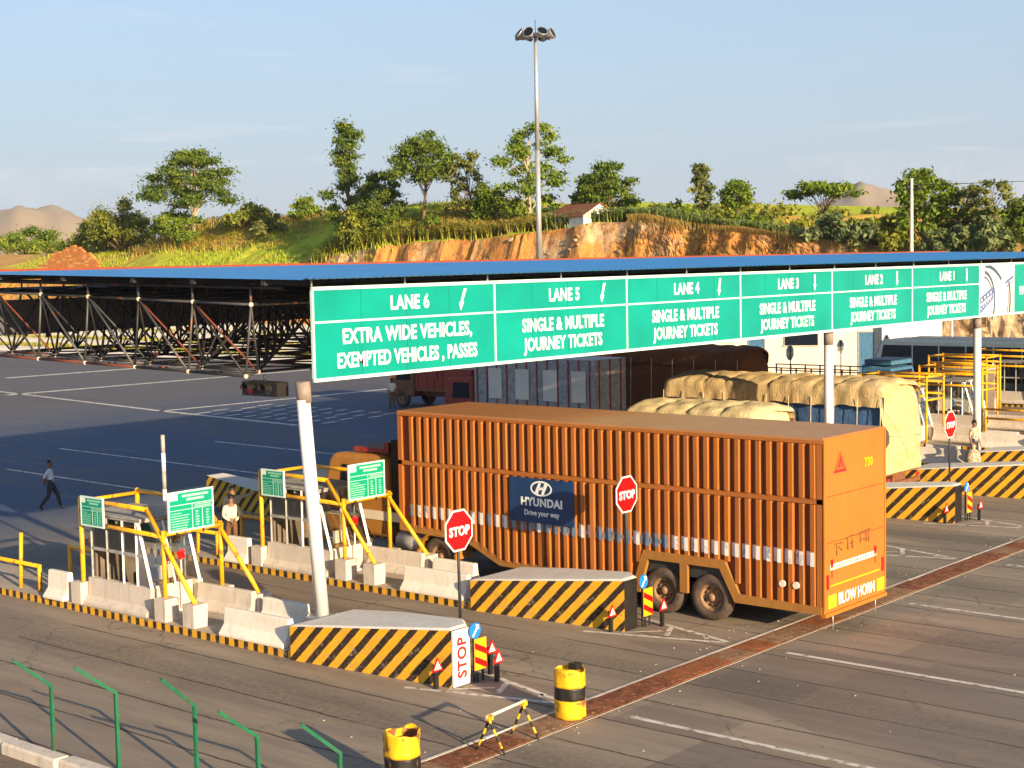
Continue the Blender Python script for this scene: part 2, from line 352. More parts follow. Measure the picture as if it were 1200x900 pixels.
MT['trousers'] = mat('trousers_dark', (0.030, 0.034, 0.045), 0.9, var=0.2)
MT['trousers_brown'] = mat('trousers_brown', (0.16, 0.075, 0.035), 0.9, var=0.2)
MT['shoe'] = mat('shoe_black', (0.02, 0.016, 0.014), 0.5)
MT['tarp_tan'] = m_tarp('tarpaulin_tan', (0.60, 0.42, 0.19), (0.74, 0.56, 0.30), (0.40, 0.25, 0.10))
MT['tarp_cream'] = m_tarp('tarpaulin_cream', (0.70, 0.56, 0.30), (0.78, 0.64, 0.37), (0.50, 0.36, 0.17), 0.3)
MT['tarp_blue'] = m_tarp('tarpaulin_blue', (0.045, 0.11, 0.26), (0.09, 0.19, 0.38), (0.03, 0.05, 0.10))
MT['tarp_brown'] = m_tarp('tarpaulin_brown', (0.16, 0.055, 0.02), (0.22, 0.085, 0.03), (0.10, 0.05, 0.03))
MT['rope'] = mat('rope', (0.62, 0.52, 0.36), 0.9)
MT['truck_red'] = mat('truck_red', (0.30, 0.035, 0.02), 0.5, var=0.25, rust=(0.2, 0.1, 0.06))
MT['truck_brown'] = mat('truck_brown', (0.20, 0.075, 0.03), 0.6, var=0.25)
MT['truck_blue'] = mat('truck_blue', (0.05, 0.16, 0.28), 0.5, var=0.2, rust=(0.25, 0.2, 0.16))
MT['truck_grey'] = mat('truck_grey', (0.34, 0.33, 0.31), 0.6, var=0.25)
MT['bus_grey'] = mat('bus_blue_grey', (0.13, 0.19, 0.26), 0.4, var=0.1)
MT['wood'] = mat('cargo_wood', (0.32, 0.16, 0.06), 0.85, var=0.3)
MT['tile'] = mat('roof_tile_clay', (0.28, 0.105, 0.045), 0.9, var=0.3, scale=2)
MT['mud'] = mat('mud_brick', (0.46, 0.17, 0.045), 0.95, var=0.2, scale=3)
MT['mud2'] = mat('mud_brick_pale', (0.55, 0.28, 0.10), 0.95, var=0.2, scale=3)
MT['bark'] = mat('bark', (0.16, 0.105, 0.065), 0.9, var=0.3, scale=4, bump=0.5)
MT['bark_pale'] = mat('bark_pale', (0.42, 0.34, 0.24), 0.9, var=0.25, scale=4, bump=0.5)
MT['barrel'] = mat('drum_yellow', (0.86, 0.46, 0.010), 0.55, var=0.14, scale=4, rust=(0.22, 0.10, 0.03), rust_amt=0.75)
MT['terrain'] = m_terrain()
MT['hill'] = mat('far_hill_scrub', (0.44, 0.30, 0.22), 0.95, var=0.15, scale=0.02, col2=(0.33, 0.29, 0.19))
def m_glass(name, tint, alpha):
    t = NT(name)
    gl = t.node('ShaderNodeBsdfGlossy', {'Roughness': 0.06, 'Color': (0.9, 0.92, 0.95, 1)})
    tr = t.node('ShaderNodeBsdfTransparent', {'Color': tint})
    fr = t.node('ShaderNodeFresnel', {'IOR': 1.45})
    k = t.math('ADD', t.math('MULTIPLY', fr.outputs[0], 0.8), alpha)
    mx = t.node('ShaderNodeMixShader', {0: k, 1: tr.outputs[0], 2: gl.outputs[0]})
    t.l.new(mx.outputs[0], t.n['Material Output'].inputs[0])
    return t.m
MT['glass'] = m_glass('booth_glass', (0.74, 0.79, 0.78, 1), 0.10)
MT['dark_glass'] = mat('dark_vehicle_glass', (0.006, 0.010, 0.022), 0.35, var=0.1, spec=0.22)

# ------------------------------------------------------------------ mesh builder
class MB:
    def __init__(s): s.v, s.f, s.mi, s.sm = [], [], [], []
    def add(s, vs, fs, mi=0, smooth=False, M=None):
        b = len(s.v)
        for v in vs:
            v = Vector(v)
            s.v.append(tuple(M @ v) if M is not None else tuple(v))
        for f in fs:
            s.f.append([i + b for i in f]); s.mi.append(mi); s.sm.append(smooth)
        return s
    def box(s, c, d, mi=0, M=None, rz=0.0):
        x, y, z = (k / 2 for k in d)
        T = Matrix.Translation(c) @ Matrix.Rotation(rz, 4, 'Z')
        if M is not None: T = M @ T
        vs = [(i, j, k) for k in (-z, z) for j in (-y, y) for i in (-x, x)]
        return s.add(vs, [(0, 2, 3, 1), (4, 5, 7, 6), (0, 1, 5, 4), (2, 6, 7, 3), (0, 4, 6, 2), (1, 3, 7, 5)], mi, False, T)
    def bbox(s, lo, hi, mi=0):
        return s.box([(a + b) / 2 for a, b in zip(lo, hi)], [b - a for a, b in zip(lo, hi)], mi)
    def tube(s, p, q, r, n=8, r2=None, mi=0, caps=True, smooth=True):
        p, q = Vector(p), Vector(q); r2 = r if r2 is None else r2
        d = (q - p)
        if d.length < 1e-6: return s
        R = d.to_track_quat('Z', 'Y').to_matrix()
        vs = []
        for (o, rr) in ((p, r), (q, r2)):
            for i in range(n):
                a = 2 * PI * i / n
                vs.append(tuple(o + R @ Vector((rr * math.cos(a), rr * math.sin(a), 0))))
        s.add(vs, [(i, (i + 1) % n, n + (i + 1) % n, n + i) for i in range(n)], mi, smooth)
        if caps:
            b = len(s.v) - 2 * n
            s.f.append([b + i for i in range(n)][::-1]); s.mi.append(mi); s.sm.append(False)
            s.f.append([b + n + i for i in range(n)]); s.mi.append(mi); s.sm.append(False)
        return s
    def path(s, pts, r, n=8, mi=0):
        for a, b in zip(pts, pts[1:]): s.tube(a, b, r, n, mi=mi)
        for p in pts[1:-1]: s.ball(p, r * 1.02, mi=mi)
        return s
    def ball(s, c, r, n=8, k=5, mi=0, sx=1, sy=1, sz=1):
        vs, fs = [], []
        for j in range(k + 1):
            t = PI * j / k
            for i in range(n):
                a = 2 * PI * i / n
                vs.append((c[0] + sx * r * math.sin(t) * math.cos(a), c[1] + sy * r * math.sin(t) * math.sin(a), c[2] + sz * r * math.cos(t)))
        for j in range(k):
            for i in range(n):
                fs.append((j * n + i, (j + 1) * n + i, (j + 1) * n + (i + 1) % n, j * n + (i + 1) % n))
        return s.add(vs, fs, mi, True)
    def prism(s, poly, axis, a, b, mi=0, mi_cap=None, smooth=False):
        """extrude a 2D polygon (ccw) along axis from a to b; coordinates in remaining axes order"""
        def P(u, v, w_):
            return {'x': (w_, u, v), 'y': (u, w_, v), 'z': (u, v, w_)}[axis]
        n = len(poly)
        vs = [P(u, v, a) for u, v in poly] + [P(u, v, b) for u, v in poly]
        fs = [(i, (i + 1) % n, n + (i + 1) % n, n + i) for i in range(n)]
        s.add(vs, fs, mi, smooth)
        bb = len(s.v) - 2 * n
        for f in ([bb + i for i in range(n)][::-1], [bb + n + i for i in range(n)]):
            s.f.append(f); s.mi.append(mi if mi_cap is None else mi_cap); s.sm.append(False)
        return s
    def lathe(s, prof, n=24, M=None, mi=0, smooth=True):
        vs, fs = [], []
        for (r, z) in prof:
            for i in range(n):
                a = 2 * PI * i / n
                vs.append((r * math.cos(a), r * math.sin(a), z))
        for j in range(len(prof) - 1):
            for i in range(n):
                fs.append((j * n + i, j * n + (i + 1) % n, (j + 1) * n + (i + 1) % n, (j + 1) * n + i))
        return s.add(vs, fs, mi, smooth, M)
    def mesh(s, name, mats):
        me = bpy.data.meshes.new(name)
        me.from_pydata(s.v, [], s.f)
        for q in (mats if isinstance(mats, (list, tuple)) else [mats]): me.materials.append(q)
        me.polygons.foreach_set('material_index', s.mi)
        me.polygons.foreach_set('use_smooth', s.sm)
        bm = bmesh.new(); bm.from_mesh(me)
        bmesh.ops.recalc_face_normals(bm, faces=bm.faces)
        bm.to_mesh(me); bm.free()
        return me
    def build(s, name, mats, parent=None, loc=None):
        return link(name, s.mesh(name, mats), parent, loc)

def link(name, me, parent=None, loc=None, mw=None):
    o = bpy.data.objects.new(name, me)
    COL.objects.link(o)
    if mw is not None: o.matrix_world = mw
    elif loc is not None: o.location = loc
    if parent is not None: o.parent = parent
    return o
def tag(o, label=None, cat=None, group=None, kind=None):
    if label: o['label'] = label
    if cat: o['category'] = cat
    if group: o['group'] = group
    if kind: o['kind'] = kind
    return o
def thing(name, label, cat, loc=(0, 0, 0), rz=0.0, group=None):
    o = bpy.data.objects.new(name, None); COL.objects.link(o)
    o.empty_display_size = 0.2
    o.location = loc; o.rotation_euler = (0, 0, rz)
    return tag(o, label, cat, group)
KIDS = {}
def dup(o, parent=None):
    c = o.copy(); COL.objects.link(c)
    if parent is not None: c.parent = parent
    for ch in list(o.children): dup(ch, c)
    return c
def dupthing(o, dx, dy=0.0, label=None, rz=None):
    c = dup(o)
    c.location = Vector(o.location) + Vector((dx, dy, 0))
    if label: c['label'] = label
    return c
_tc = {}
def text_mesh(s, size, mt, bold=0.0, sx=1.0, align='CENTER', ext=0.004):
    key = (s, size, mt.name, bold, sx, align)
    if key in _tc: return _tc[key]
    cu = bpy.data.curves.new('lettering', 'FONT')
    cu.body = s; cu.size = size; cu.offset = bold; cu.extrude = ext; cu.space_character = 1.0 + 2.2 * bold / size if bold > .006 else 1.0; cu.align_x = align; cu.resolution_u = 3
    ob = bpy.data.objects.new('lettering_tmp', cu); COL.objects.link(ob)
    dg = bpy.context.evaluated_depsgraph_get(); dg.update()
    me = bpy.data.meshes.new_from_object(ob.evaluated_get(dg))
    bpy.data.objects.remove(ob); bpy.data.curves.remove(cu)
    me.transform(Matrix.Diagonal((sx, 1, 1, 1)))
    me.materials.clear(); me.materials.append(mt)
    for p in me.polygons: p.material_index = 0
    _tc[key] = me
    return me
FACE_Y = Matrix(((1, 0, 0, 0), (0, 0, -1, 0), (0, 1, 0, 0), (0, 0, 0, 1)))     # text facing -Y, reading along +X
FACE_X = Matrix(((0, 0, -1, 0), (-1, 0, 0, 0), (0, 1, 0, 0), (0, 0, 0, 1)))    # text facing -X, reading along -Y
def text(name, s, size, mt, parent, loc, face, bold=0.0, sx=1.0, align='CENTER', rot=0.0):
    o = link(name, text_mesh(s, size, mt, bold, sx, align), parent)
    o.matrix_basis = Matrix.Translation(loc) @ face @ Matrix.Rotation(rot, 4, 'Z')
    return o
exec_parts = []

# ================================================================== THE SETTING
def quad_sheet(name, x0, x1, y0, y1, z, mt, parent=None):
    return MB().add([(x0, y0, z), (x1, y0, z), (x1, y1, z), (x0, y1, z)], [(0, 1, 2, 3)]).build(name, mt, parent)
g = quad_sheet('ground', -1850, 1850, -1850, 1850, -0.05, mat('dry_ground', (0.32, 0.21, 0.10), 0.95, var=0.25, scale=0.3))
tag(g, kind='structure')
road = quad_sheet('road', -40, 97.5, -60, 400, 0.0, MT['asphalt']); tag(road, kind='structure')

# road markings -------------------------------------------------------
def line_strip(mb, p, q, w_, z=0.004):
    p, q = Vector((*p, 0)), Vector((*q, 0)); d = (q - p).normalized(); n = Vector((-d.y, d.x, 0)) * w_ / 2
    L = (q - p).length; k = max(1, int(L / 3.0))
    for i in range(k):
        a, b = p + (q - p) * (i / k), p + (q - p) * ((i + 1) / k)
        mb.add([tuple(a - n + Vector((0, 0, z))), tuple(b - n + Vector((0, 0, z))), tuple(b + n + Vector((0, 0, z))), tuple(a + n + Vector((0, 0, z)))], [(0, 1, 2, 3)])
PITCH = 5.48
CX = [21.6 + PITCH * k for k in range(9)]
for k in range(0, 5):
    mb = MB(); line_strip(mb, (CX[k] - 0.05 + (0 if k else 0.05), 15.85), (CX[k] - 0.05, -20), 0.13)
    tag(mb.build('lane_line', MT['line']), kind='structure')
for k in (0, 1, 3, 4):
    c = CX[k]; mb = MB()
    line_strip(mb, (c - 1.0, 20.3), (c - 0.08, 17.25), 0.12)
    line_strip(mb, (c + 0.75, 20.0), (c + 0.0, 17.25), 0.12)
    line_strip(mb, (c - 0.30, 18.6), (c + 0.40, 18.95), 0.12)
    line_strip(mb, (c - 0.62, 19.55), (c + 0.0, 18.9), 0.07)
    line_strip(mb, (c - 0.05, 17.75), (c + 0.18, 17.95), 0.10)
    tag(mb.build('chevron_marking', MT['line']), kind='structure')
mb = MB()
for a, b, w_ in (((34.2, 55.7), (33.6, 43.0), 0.16), ((39.5, 60.0), (38.9, 45.0), 0.16), ((45.0, 56.0), (44.4, 40.0), 0.16),
                 ((63.3, 102.6), (84, 101.5), 0.9), ((54.7, 88.7), (84, 87.3), 0.7), ((52.83, 70.47), (84, 68.5), 0.45),
                 ((56.5, 95), (53.0, 70.5), 0.35), ((53.0, 70.5), (51.7, 57.5), 0.35)):
    line_strip(mb, a, b, w_)
tag(mb.build('apron_line', MT['line']), kind='structure')
mb = MB()
for j in range(4):
    for i in range(9):
        y = 57.5 + i * 1.25 + (j % 2) * 0.5
        line_strip(mb, (53.0 + j * 1.6 + (i % 2) * 0.2, y), (54.1 + j * 1.6, y + 0.1), 0.26)
tag(mb.build('rumble_marking', MT['line']), kind='structure')

# drain across the lanes --------------------------------------------------
drain = MB().bbox((14.0, 16.22, -0.2), (62.0, 17.06, 0.003)).build('drain_channel', MT['void']); tag(drain, kind='structure')
plate = []
for v, mm in enumerate(('rust', 'rust2', 'rust3')):
    mb = MB(); mb.bbox((-0.44, -.325, 0.0), (0.44, .325, 0.018))
    for i in range(5): mb.bbox((-0.40 + i * 0.17, -.23, 0.018), (-0.33 + i * 0.17, .23, 0.026))
    plate.append(mb.mesh('drain_cover', MT[mm]))
for i in range(53):
    o = link('drain_cover', plate[random.choice((0, 0, 1, 1, 2, 2))], drain, (14.5 + i * 0.90, 16.62 + random.uniform(-.012, .012), random.uniform(0.0, 0.008)))
    o.rotation_euler = (random.uniform(-.008, .008), random.uniform(-.006, .006), random.uniform(-.006, .006))
ked = MB().bbox((-0.74, 0, 0), (0.74, 0.07, 0.012)).mesh('edge_stone', MT['concrete']); ked2 = MB().bbox((-0.74, .03, 0), (0.74, 0.06, 0.010)).mesh('edge_stone', MT['slab'])
for i in range(32):
    for y in (16.965, 16.20):
        o = link('edge_stone', ked if y > 16.5 else ked2, drain, (14.75 + i * 1.5, y, 0.004 + random.uniform(0, 0.006)))
        o.rotation_euler = (0, 0, random.uniform(-.006, .006))

# kerb bottom left -------------------------------------------------------
kerb = thing('roadside_kerb', None, None); tag(kerb, kind='structure')
ks = MB().prism([(-0.15, 0), (0.15, 0), (0.15, 0.16), (0.12, 0.20), (-0.12, 0.20), (-0.15, 0.16)], 'y', -0.73, 0.73).mesh('kerb_stone', MT['concrete'])
for i in range(8):
    o = link('kerb_stone', ks, kerb, (13.80 + 0.03 * i - 0.05 * (i % 2), 26.6 - i * 1.5, random.uniform(-0.02, 0.02)))
    o.rotation_euler = (random.uniform(-.03, .03), random.uniform(-.02, .02), random.uniform(-.03, .03))

# hillside ----------------------------------------------------------------
LIPY = [0, 30, 41.5, 47.6, 54.1, 61.2, 68.8, 72.1, 77.2, 82.5, 89.2, 96.3, 102.8, 107.3, 115.8, 126.2, 140.6, 160.3, 230, 320]
LIPZ = [6.5, 7.0, 7.55, 8.05, 8.35, 9.3, 10.3, 10.8, 10.75, 10.3, 9.9, 9.6, 9.3, 8.9, 8.1, 7.9, 7.9, 7.8, 7.6, 7.4]
def vnoise(x, y, seed=0):
    xi, yi = np.floor(x).astype(int), np.floor(y).astype(int); xf, yf = x - xi, y - yi
    def h(a, b):
        v = np.sin(a * 127.1 + b * 311.7 + seed * 74.7) * 43758.5453; return v - np.floor(v)
    u, v = xf * xf * (3 - 2 * xf), yf * yf * (3 - 2 * yf)
    return (h(xi, yi) * (1 - u) + h(xi + 1, yi) * u) * (1 - v) + (h(xi, yi + 1) * (1 - u) + h(xi + 1, yi + 1) * u) * v
def fbm(x, y, seed=0, o=5):
    t, a = 0, 0.5
    for i in range(o): t = t + a * vnoise(x * 2 ** i, y * 2 ** i, seed + i); a *= 0.5
    return t
def hill_z(X, Y):
    X, Y = np.asarray(X, float), np.asarray(Y, float)
    L = np.interp(Y, LIPY, LIPZ)
    soft = np.interp(Y, [60, 80, 104, 125], [0.0, 0.0, 0.25, 1.0])
    base = 97.0 + 2.2 * (fbm(X * 0 + 3.3, Y * 0.22, 3) - 0.5) * (1 - soft)
    wid = 3.6 + 3.0 * soft + 1.6 * fbm(X * 0, Y * 0.5, 9)
    t = np.clip((X - base) / wid, 0, 1)
    prof = t * t * (3 - 2 * t) * 0.25 + t * 0.75
    z = L * prof
    rk = np.interp(Y, [44, 52, 66, 74], [1, 1, .75, .25])
    blk = np.floor(fbm(X * 0.9 + 2.0 * fbm(X * .5, Y * .5, 61), Y * 0.8, 51) * 9) / 9
    gully = (fbm(X * 0.25, Y * 0.32, 21) - 0.5) * 1.3 + (np.abs(fbm(X * .2, Y * 0.25, 41) - 0.5)) * -2.0 + (blk - .5) * 1.3 * rk + (fbm(X * 1.6, Y * 1.5, 71) - .5) * 1.5 + (fbm(X * .7, Y * .9, 81) - .5) * 1.0
    z = z + gully * np.sin(PI * t) * (1 - 0.75 * soft)
    back = np.clip(X - base - wid, 0, None)
    rise = np.interp(Y, [30, 55, 82, 98, 110, 120, 143, 158, 175], [0.012, 0.012, 0.06, 0.36, 0.45, 0.46, 0.44, 0.24, 0.20])
    z = z + np.minimum(back, 11.0) * rise + np.clip(back - 11, 0, 60) * .01 + (fbm(X * 0.15, Y * 0.15, 5) - 0.5) * 0.7 * np.clip(t, 0, 1)
    return np.where(X < base - 0.01, -0.3, z)
def hz(x, y): return float(hill_z(x, y))
xs = np.concatenate([np.arange(94, 112, 0.38), np.arange(112, 150, 1.5), np.arange(150, 420, 9.0)])
ys = np.concatenate([np.arange(-60, 24, 4.0), np.arange(24, 130, 0.42), np.arange(130, 180, 0.9), np.arange(180, 400, 6.0)])
XX, YY = np.meshgrid(xs, ys, indexing='ij')
ZZ = hill_z(XX, YY)
nx, ny = XX.shape
me = bpy.data.meshes.new('hillside')
idx = np.arange(nx * ny).reshape(nx, ny)
fs = np.stack([idx[:-1, :-1], idx[1:, :-1], idx[1:, 1:], idx[:-1, 1:]], -1).reshape(-1, 4)
me.from_pydata(np.stack([XX, YY, ZZ], -1).reshape(-1, 3).tolist(), [], fs.tolist())
me.materials.append(MT['terrain'])
hill = link('hillside', me); tag(hill, kind='structure')

# distant hills -------------------------------------------------------------
def far_hill(az0, dist, hs, seed, wid):
    """a real ridge: long mound with depth, centred on world azimuth az0"""
    c = Vector((math.cos(az0), math.sin(az0), 0)) * dist; t_ = Vector((math.sin(az0), -math.cos(az0), 0)); d_ = Vector((math.cos(az0), math.sin(az0), 0))
    mb = MB(); nu, nv = 80, 16; vs = []
    for i in range(nu + 1):
        for j in range(nv + 1):
            u, v = i / nu * 2 - 1, j / nv * 2 - 1
            h = hs * np.interp(u, [-1, -.6, -.3, -.05, .1, .3, .6, 1], [0, .25, .6, 1, .93, .6, .35, 0]) * max(0, 1 - v * v) * (0.72 + 0.55 * float(fbm(np.array(u * 6 + seed), np.array(v * 3.0), seed)))
            p = c + t_ * u * wid + d_ * v * 300
            vs.append((p.x, p.y, h - 1.0))
    mb.add(vs, [(i * (nv + 1) + j, (i + 1) * (nv + 1) + j, (i + 1) * (nv + 1) + j + 1, i * (nv + 1) + j + 1) for i in range(nu) for j in range(nv)], smooth=True)
    o = mb.build('distant_hill', MT['hill']); tag(o, kind='structure')
far_hill(math.radians(40.34 + 17.0), 1500, 70, 3, 210)
far_hill(math.radians(40.34 - 13.1), 1500, 66, 8, 240)

# ================================================================== CANOPY
TX0, TXN, CELL = 21.4, 74.0, 1.93
canopy = thing('toll_canopy', 'long toll plaza canopy with blue corrugated roof on a dark steel space frame', 'canopy', (TX0, 23.3, 0))
def rz_(y): return 7.69 + 0.0185 * (y - 23.3)
ROOFX1 = 78.0
mb = MB(); n = int((ROOFX1 - 21.0) / 0.11); vs = []
for i in range(n + 1):
    x = 21.0 + i * 0.11 - TX0
    z = (0.022 if i % 2 else -0.018)
    for y in (23.25, 29.6, 36.0): vs.append((x, y - 23.3, rz_(y) + z))
mb.add(vs, [(3 * i + j, 3 * i + 3 + j, 3 * i + 4 + j, 3 * i + 1 + j) for i in range(n) for j in range(2)])
top = mb.build('roof_sheet', MT['roof_blue'], canopy)
mb = MB(); mb.bbox((20.96 - TX0, 12.62, rz_(36) - 0.10), (ROOFX1 - TX0, 12.86, rz_(36) + 0.075)); mb.build('ridge_trim', MT['roof_red'], canopy)
mb = MB()
for y in (24.5, 26.8, 28.9, 31.6, 34.3): mb.bbox((21.05 - TX0, y - 23.36, rz_(y) - 0.15), (ROOFX1 - TX0, y - 23.24, rz_(y) - 0.04))
mb.build('purlin', MT['dark_steel'], canopy)
def tz(y): return 7.16 + 0.028 * (y - 25.3)
def bz(y): return 5.64 + 0.022 * (y - 25.6)
TY = [25.3 + CELL * j - 23.3 for j in range(7)]
strut_cnt = 0
def strut(p, q, r, mt, name='strut'):
    return MB().tube(p, q, r, 7).build(name, mt, canopy)
rr = random.Random(3)
nodeme = MB().ball((0, 0, 0), 0.055).mesh('node', MT['node'])
def T(i, j): return Vector((i * CELL, TY[j], tz(TY[j] + 23.3)))
def B0(j): return Vector((0.05, TY[j] + 0.3, bz(TY[j] + 23.6)))
def B(i, j): return Vector((i * CELL + CELL / 2, TY[j] + CELL / 2, bz(TY[j] + 24.3)))
gm = lambda: MT['truss_red'] if rr.random() < 0.10 else (MT['truss_light'] if rr.random() < 0.75 else MT['truss'])
for j in range(7):
    link('node', nodeme, canopy, T(0, j)); link('node', nodeme, canopy, B0(j))
    strut(T(0, j), B0(j), 0.026, gm())
    strut(T(0, j), T(0, j) + Vector((0, 0, 0.36)), 0.03, MT['truss_light'], 'stub_post')
    if j < 6:
        strut(T(0, j), T(0, j + 1), 0.028, gm()); strut(B0(j), B0(j + 1), 0.032, MT['truss_red'] if j > 1 else MT['truss'])
        strut(T(0, j), B(0, j), 0.023, gm()); strut(T(0, j + 1), B(0, j), 0.023, gm())
        strut(B0(j), B(0, j), 0.025, gm()); strut(B0(j + 1), B(0, j), 0.025, gm())
        strut(T(0, j + 1), B0(j), 0.027, gm())
        link('node', nodeme, canopy, B(0, j))
        if j < 5: strut(B(0, j), B(0, j + 1), 0.03, gm())
NI = int((TXN - TX0) / CELL)
mb = MB()
def bar(p, q, r=0.030): mb.tube(p, q, r, 4, caps=False, smooth=False)
for i in range(NI):
    for j in range(7):
        if i: bar(T(i, j), T(i, j) + Vector((0, 0, 0.36)))
        bar(T(i, j), T(i + 1, j))
        if i and j < 6: bar(T(i, j), T(i, j + 1))
        if j < 6:
            if i:
                for a in (T(i, j), T(i, j + 1)): bar(B(i, j), a)
                if j < 5: bar(B(i, j), B(i, j + 1))
            for a in (T(i + 1, j), T(i + 1, j + 1)): bar(B(i, j), a)
            bar(B(i, j), B(i + 1, j))
            bar(T(i, j), T(i + 1, j + 1), .02); bar(T(i + 1, j), T(i, j + 1), .02)
            if i: bar(T(i, j), B(i, j) * .5 + B(i - 1, j) * .5, .022); bar((T(i, j) + T(i, j + 1)) / 2, B(i, j), .02); bar((T(i, j) + T(i, j + 1)) / 2, B(i - 1, j), .02)
            if i and j < 5: bar(B(i, j), B(i - 1, j + 1), .02)
    # ribs just below the sheet and secondary bracing
    if i % 1 == 0: bar(Vector((i * CELL, 0.95, rz_(24.25) - 0.19)), Vector((i * CELL, 12.6, rz_(35.9) - 0.19)), 0.05)
tag(mb.build('space_frame', MT['truss'], canopy), kind='stuff')

MT['seam'] = mat('sign_seam', (0.0, 0.17, 0.13), .5)
# sign gantry -------------------------------------------------------------
sign = thing('overhead_sign', 'long green overhead lane sign with white lettering along the canopy front', 'sign', (21.65, 23.7, 5.6))
SB = [0.0, 5.66, 10.84, 16.30, 21.6, 27.1, 32.5, 35.6, 41.2, 46.7]
SH = 1.88
lanes = ['LANE 6', 'LANE 5', 'LANE 4', 'LANE 3', 'LANE 2', 'LANE 1', None, '', '']
fr = MB()
for z in (0.0, SH): fr.bbox((0, -0.035, z - 0.035), (SB[-1], 0.03, z + 0.035))
fr.bbox((0, -0.026, 1.165), (SB[6], 0.0, 1.205))
for x in SB: fr.bbox((x - 0.022, -0.038, 0.036), (x + 0.022, 0.027, SH - 0.036))
fr.build('sign_border', MT['edge'], sign)
for k in range(9):
    x0, x1 = SB[k], SB[k + 1]; xc = (x0 + x1) / 2
    pn = MB().bbox((x0 + 0.023, -0.018, 0.036), (x1 - 0.023, 0.02, SH - 0.036)).build('sign_panel', MT['green_sign'] if k != 6 else MT['cream'], sign)
    for sx_ in np.arange(x0 + 1.37, x1 - .6, 1.37):
        MB().bbox((sx_ - .006, -.0215, .04), (sx_ + .006, -.0185, SH - .04)).build('seam', MT['seam'], pn)
    ly = -0.024
    if lanes[k]:
        text('lettering', lanes[k], 0.42, MT['letter'], pn, (xc + 0.02, ly, 1.38), FACE_Y, 0.012, 0.86)
        rows = (('EXTRA WIDE VEHICLES,', 0.72), ('EXEMPTED VEHICLES , PASSES', 0.22)) if k == 0 else (('SINGLE & MULTIPLE', 0.68), ('JOURNEY TICKETS', 0.22))
        for s_, z in rows:
            text('lettering', s_, 0.43, MT['letter'], pn, (xc, ly, z), FACE_Y, 0.012, {0: 0.84 if z > .5 else 0.73}.get(k, 0.81))
        a = MB(); ax = x0 + (x1 - x0) * 0.80; tilt = {0: 0.13, 1: 0.10, 2: 0.05, 3: 0, 4: 0, 5: 0}[k]
        pts = [(-0.05 + tilt, 1.76), (0.05 + tilt, 1.76), (0.035, 1.46), (0.085, 1.46), (0.0 - tilt * .25, 1.27), (-0.085, 1.46), (-0.035, 1.46)]
        a.add([(ax + u, ly, z) for u, z in pts] , [tuple(range(7))]).build('arrow', MT['letter'], pn)
    elif k == 6:
        lg = MB()
        def arc(cx, cz, r, a0, a1, wd, mi, n=18):
            for i in range(n):
                t0, t1 = math.radians(a0 + (a1 - a0) * i / n), math.radians(a0 + (a1 - a0) * (i + 1) / n)
                P4 = [(cx + rr_ * math.cos(t_), -0.024, cz + rr_ * math.sin(t_)) for t_, rr_ in ((t0, r), (t1, r), (t1, r + wd), (t0, r + wd))]
                lg.add(P4, [(0, 1, 2, 3)], mi)
        x = x0
        arc(x + 0.3, 0.55, 1.0, -42, 82, 0.13, 1); arc(x + 0.3, 0.55, 0.84, 10, 82, 0.08, 1)
        arc(x + 0.5, -0.45, 2.20, 50, 90, 0.14, 1); arc(x + 1.05, 0.55, 1.65, -18, 22, 0.14, 1); arc(x + 1.05, 0.55, 1.50, -18, 12, 0.08, 1)
        def para(p, mi, y=-0.0245): lg.add([(x + u, y, z) for u, z in p], [(0, 1, 2, 3)], mi)
        para([(0.06, 0.42), (1.25, 0.80), (1.28, 1.10), (0.06, 0.66)], 0)
        para([(0.06, 0.08), (1.20, 0.58), (1.27, 0.74), (0.06, 0.34)], 0)
        for i in range(4): para([(0.17 + i * .27, 0.53 + i * .085), (0.25 + i * .27, 0.555 + i * .085), (0.25 + i * .27, 0.65 + i * .085), (0.17 + i * .27, 0.625 + i * .085)], 2, -0.0255)
        for i in range(5): para([(0.13 + i * .2, 0.22 + i * .08), (0.20 + i * .2, 0.25 + i * .08), (0.20 + i * .2, 0.32 + i * .08), (0.13 + i * .2, 0.29 + i * .08)], 2, -0.0255)
        para([(2.30, 1.10), (3.06, 1.34), (3.06, 1.45), (2.30, 1.21)], 0); para([(2.38, 0.98), (3.06, 1.20), (3.06, 1.26), (2.38, 1.04)], 0)
        lg.build('emblem', [mat('emblem_slate_blue', (0.10, 0.15, 0.36), 0.5), mat('emblem_slate_line', (0.06, 0.09, 0.17), 0.5), MT['cream']], pn)
    elif k == 7:
        text('lettering', 'MA', 0.43, MT['letter'], pn, (x0 + 0.55, ly, 0.70), FACE_Y, 0.013, 0.80, 'LEFT')
hgm = MB().tube((0, 0.05, SH + 0.02), (0, 0.05, SH + 0.24), 0.022, 6).mesh('hanger', MT['galv'])
for x in np.arange(0.05, 46, 2.73): link('hanger', hgm, sign, (float(x), 0, 0))
bk = MB()
for z in (0.25, 0.95, 1.6): bk.bbox((0, 0.031, z - 0.04), (46.6, 0.11, z + 0.04))
bk.build('back_rail', MT['dark_steel'], sign)

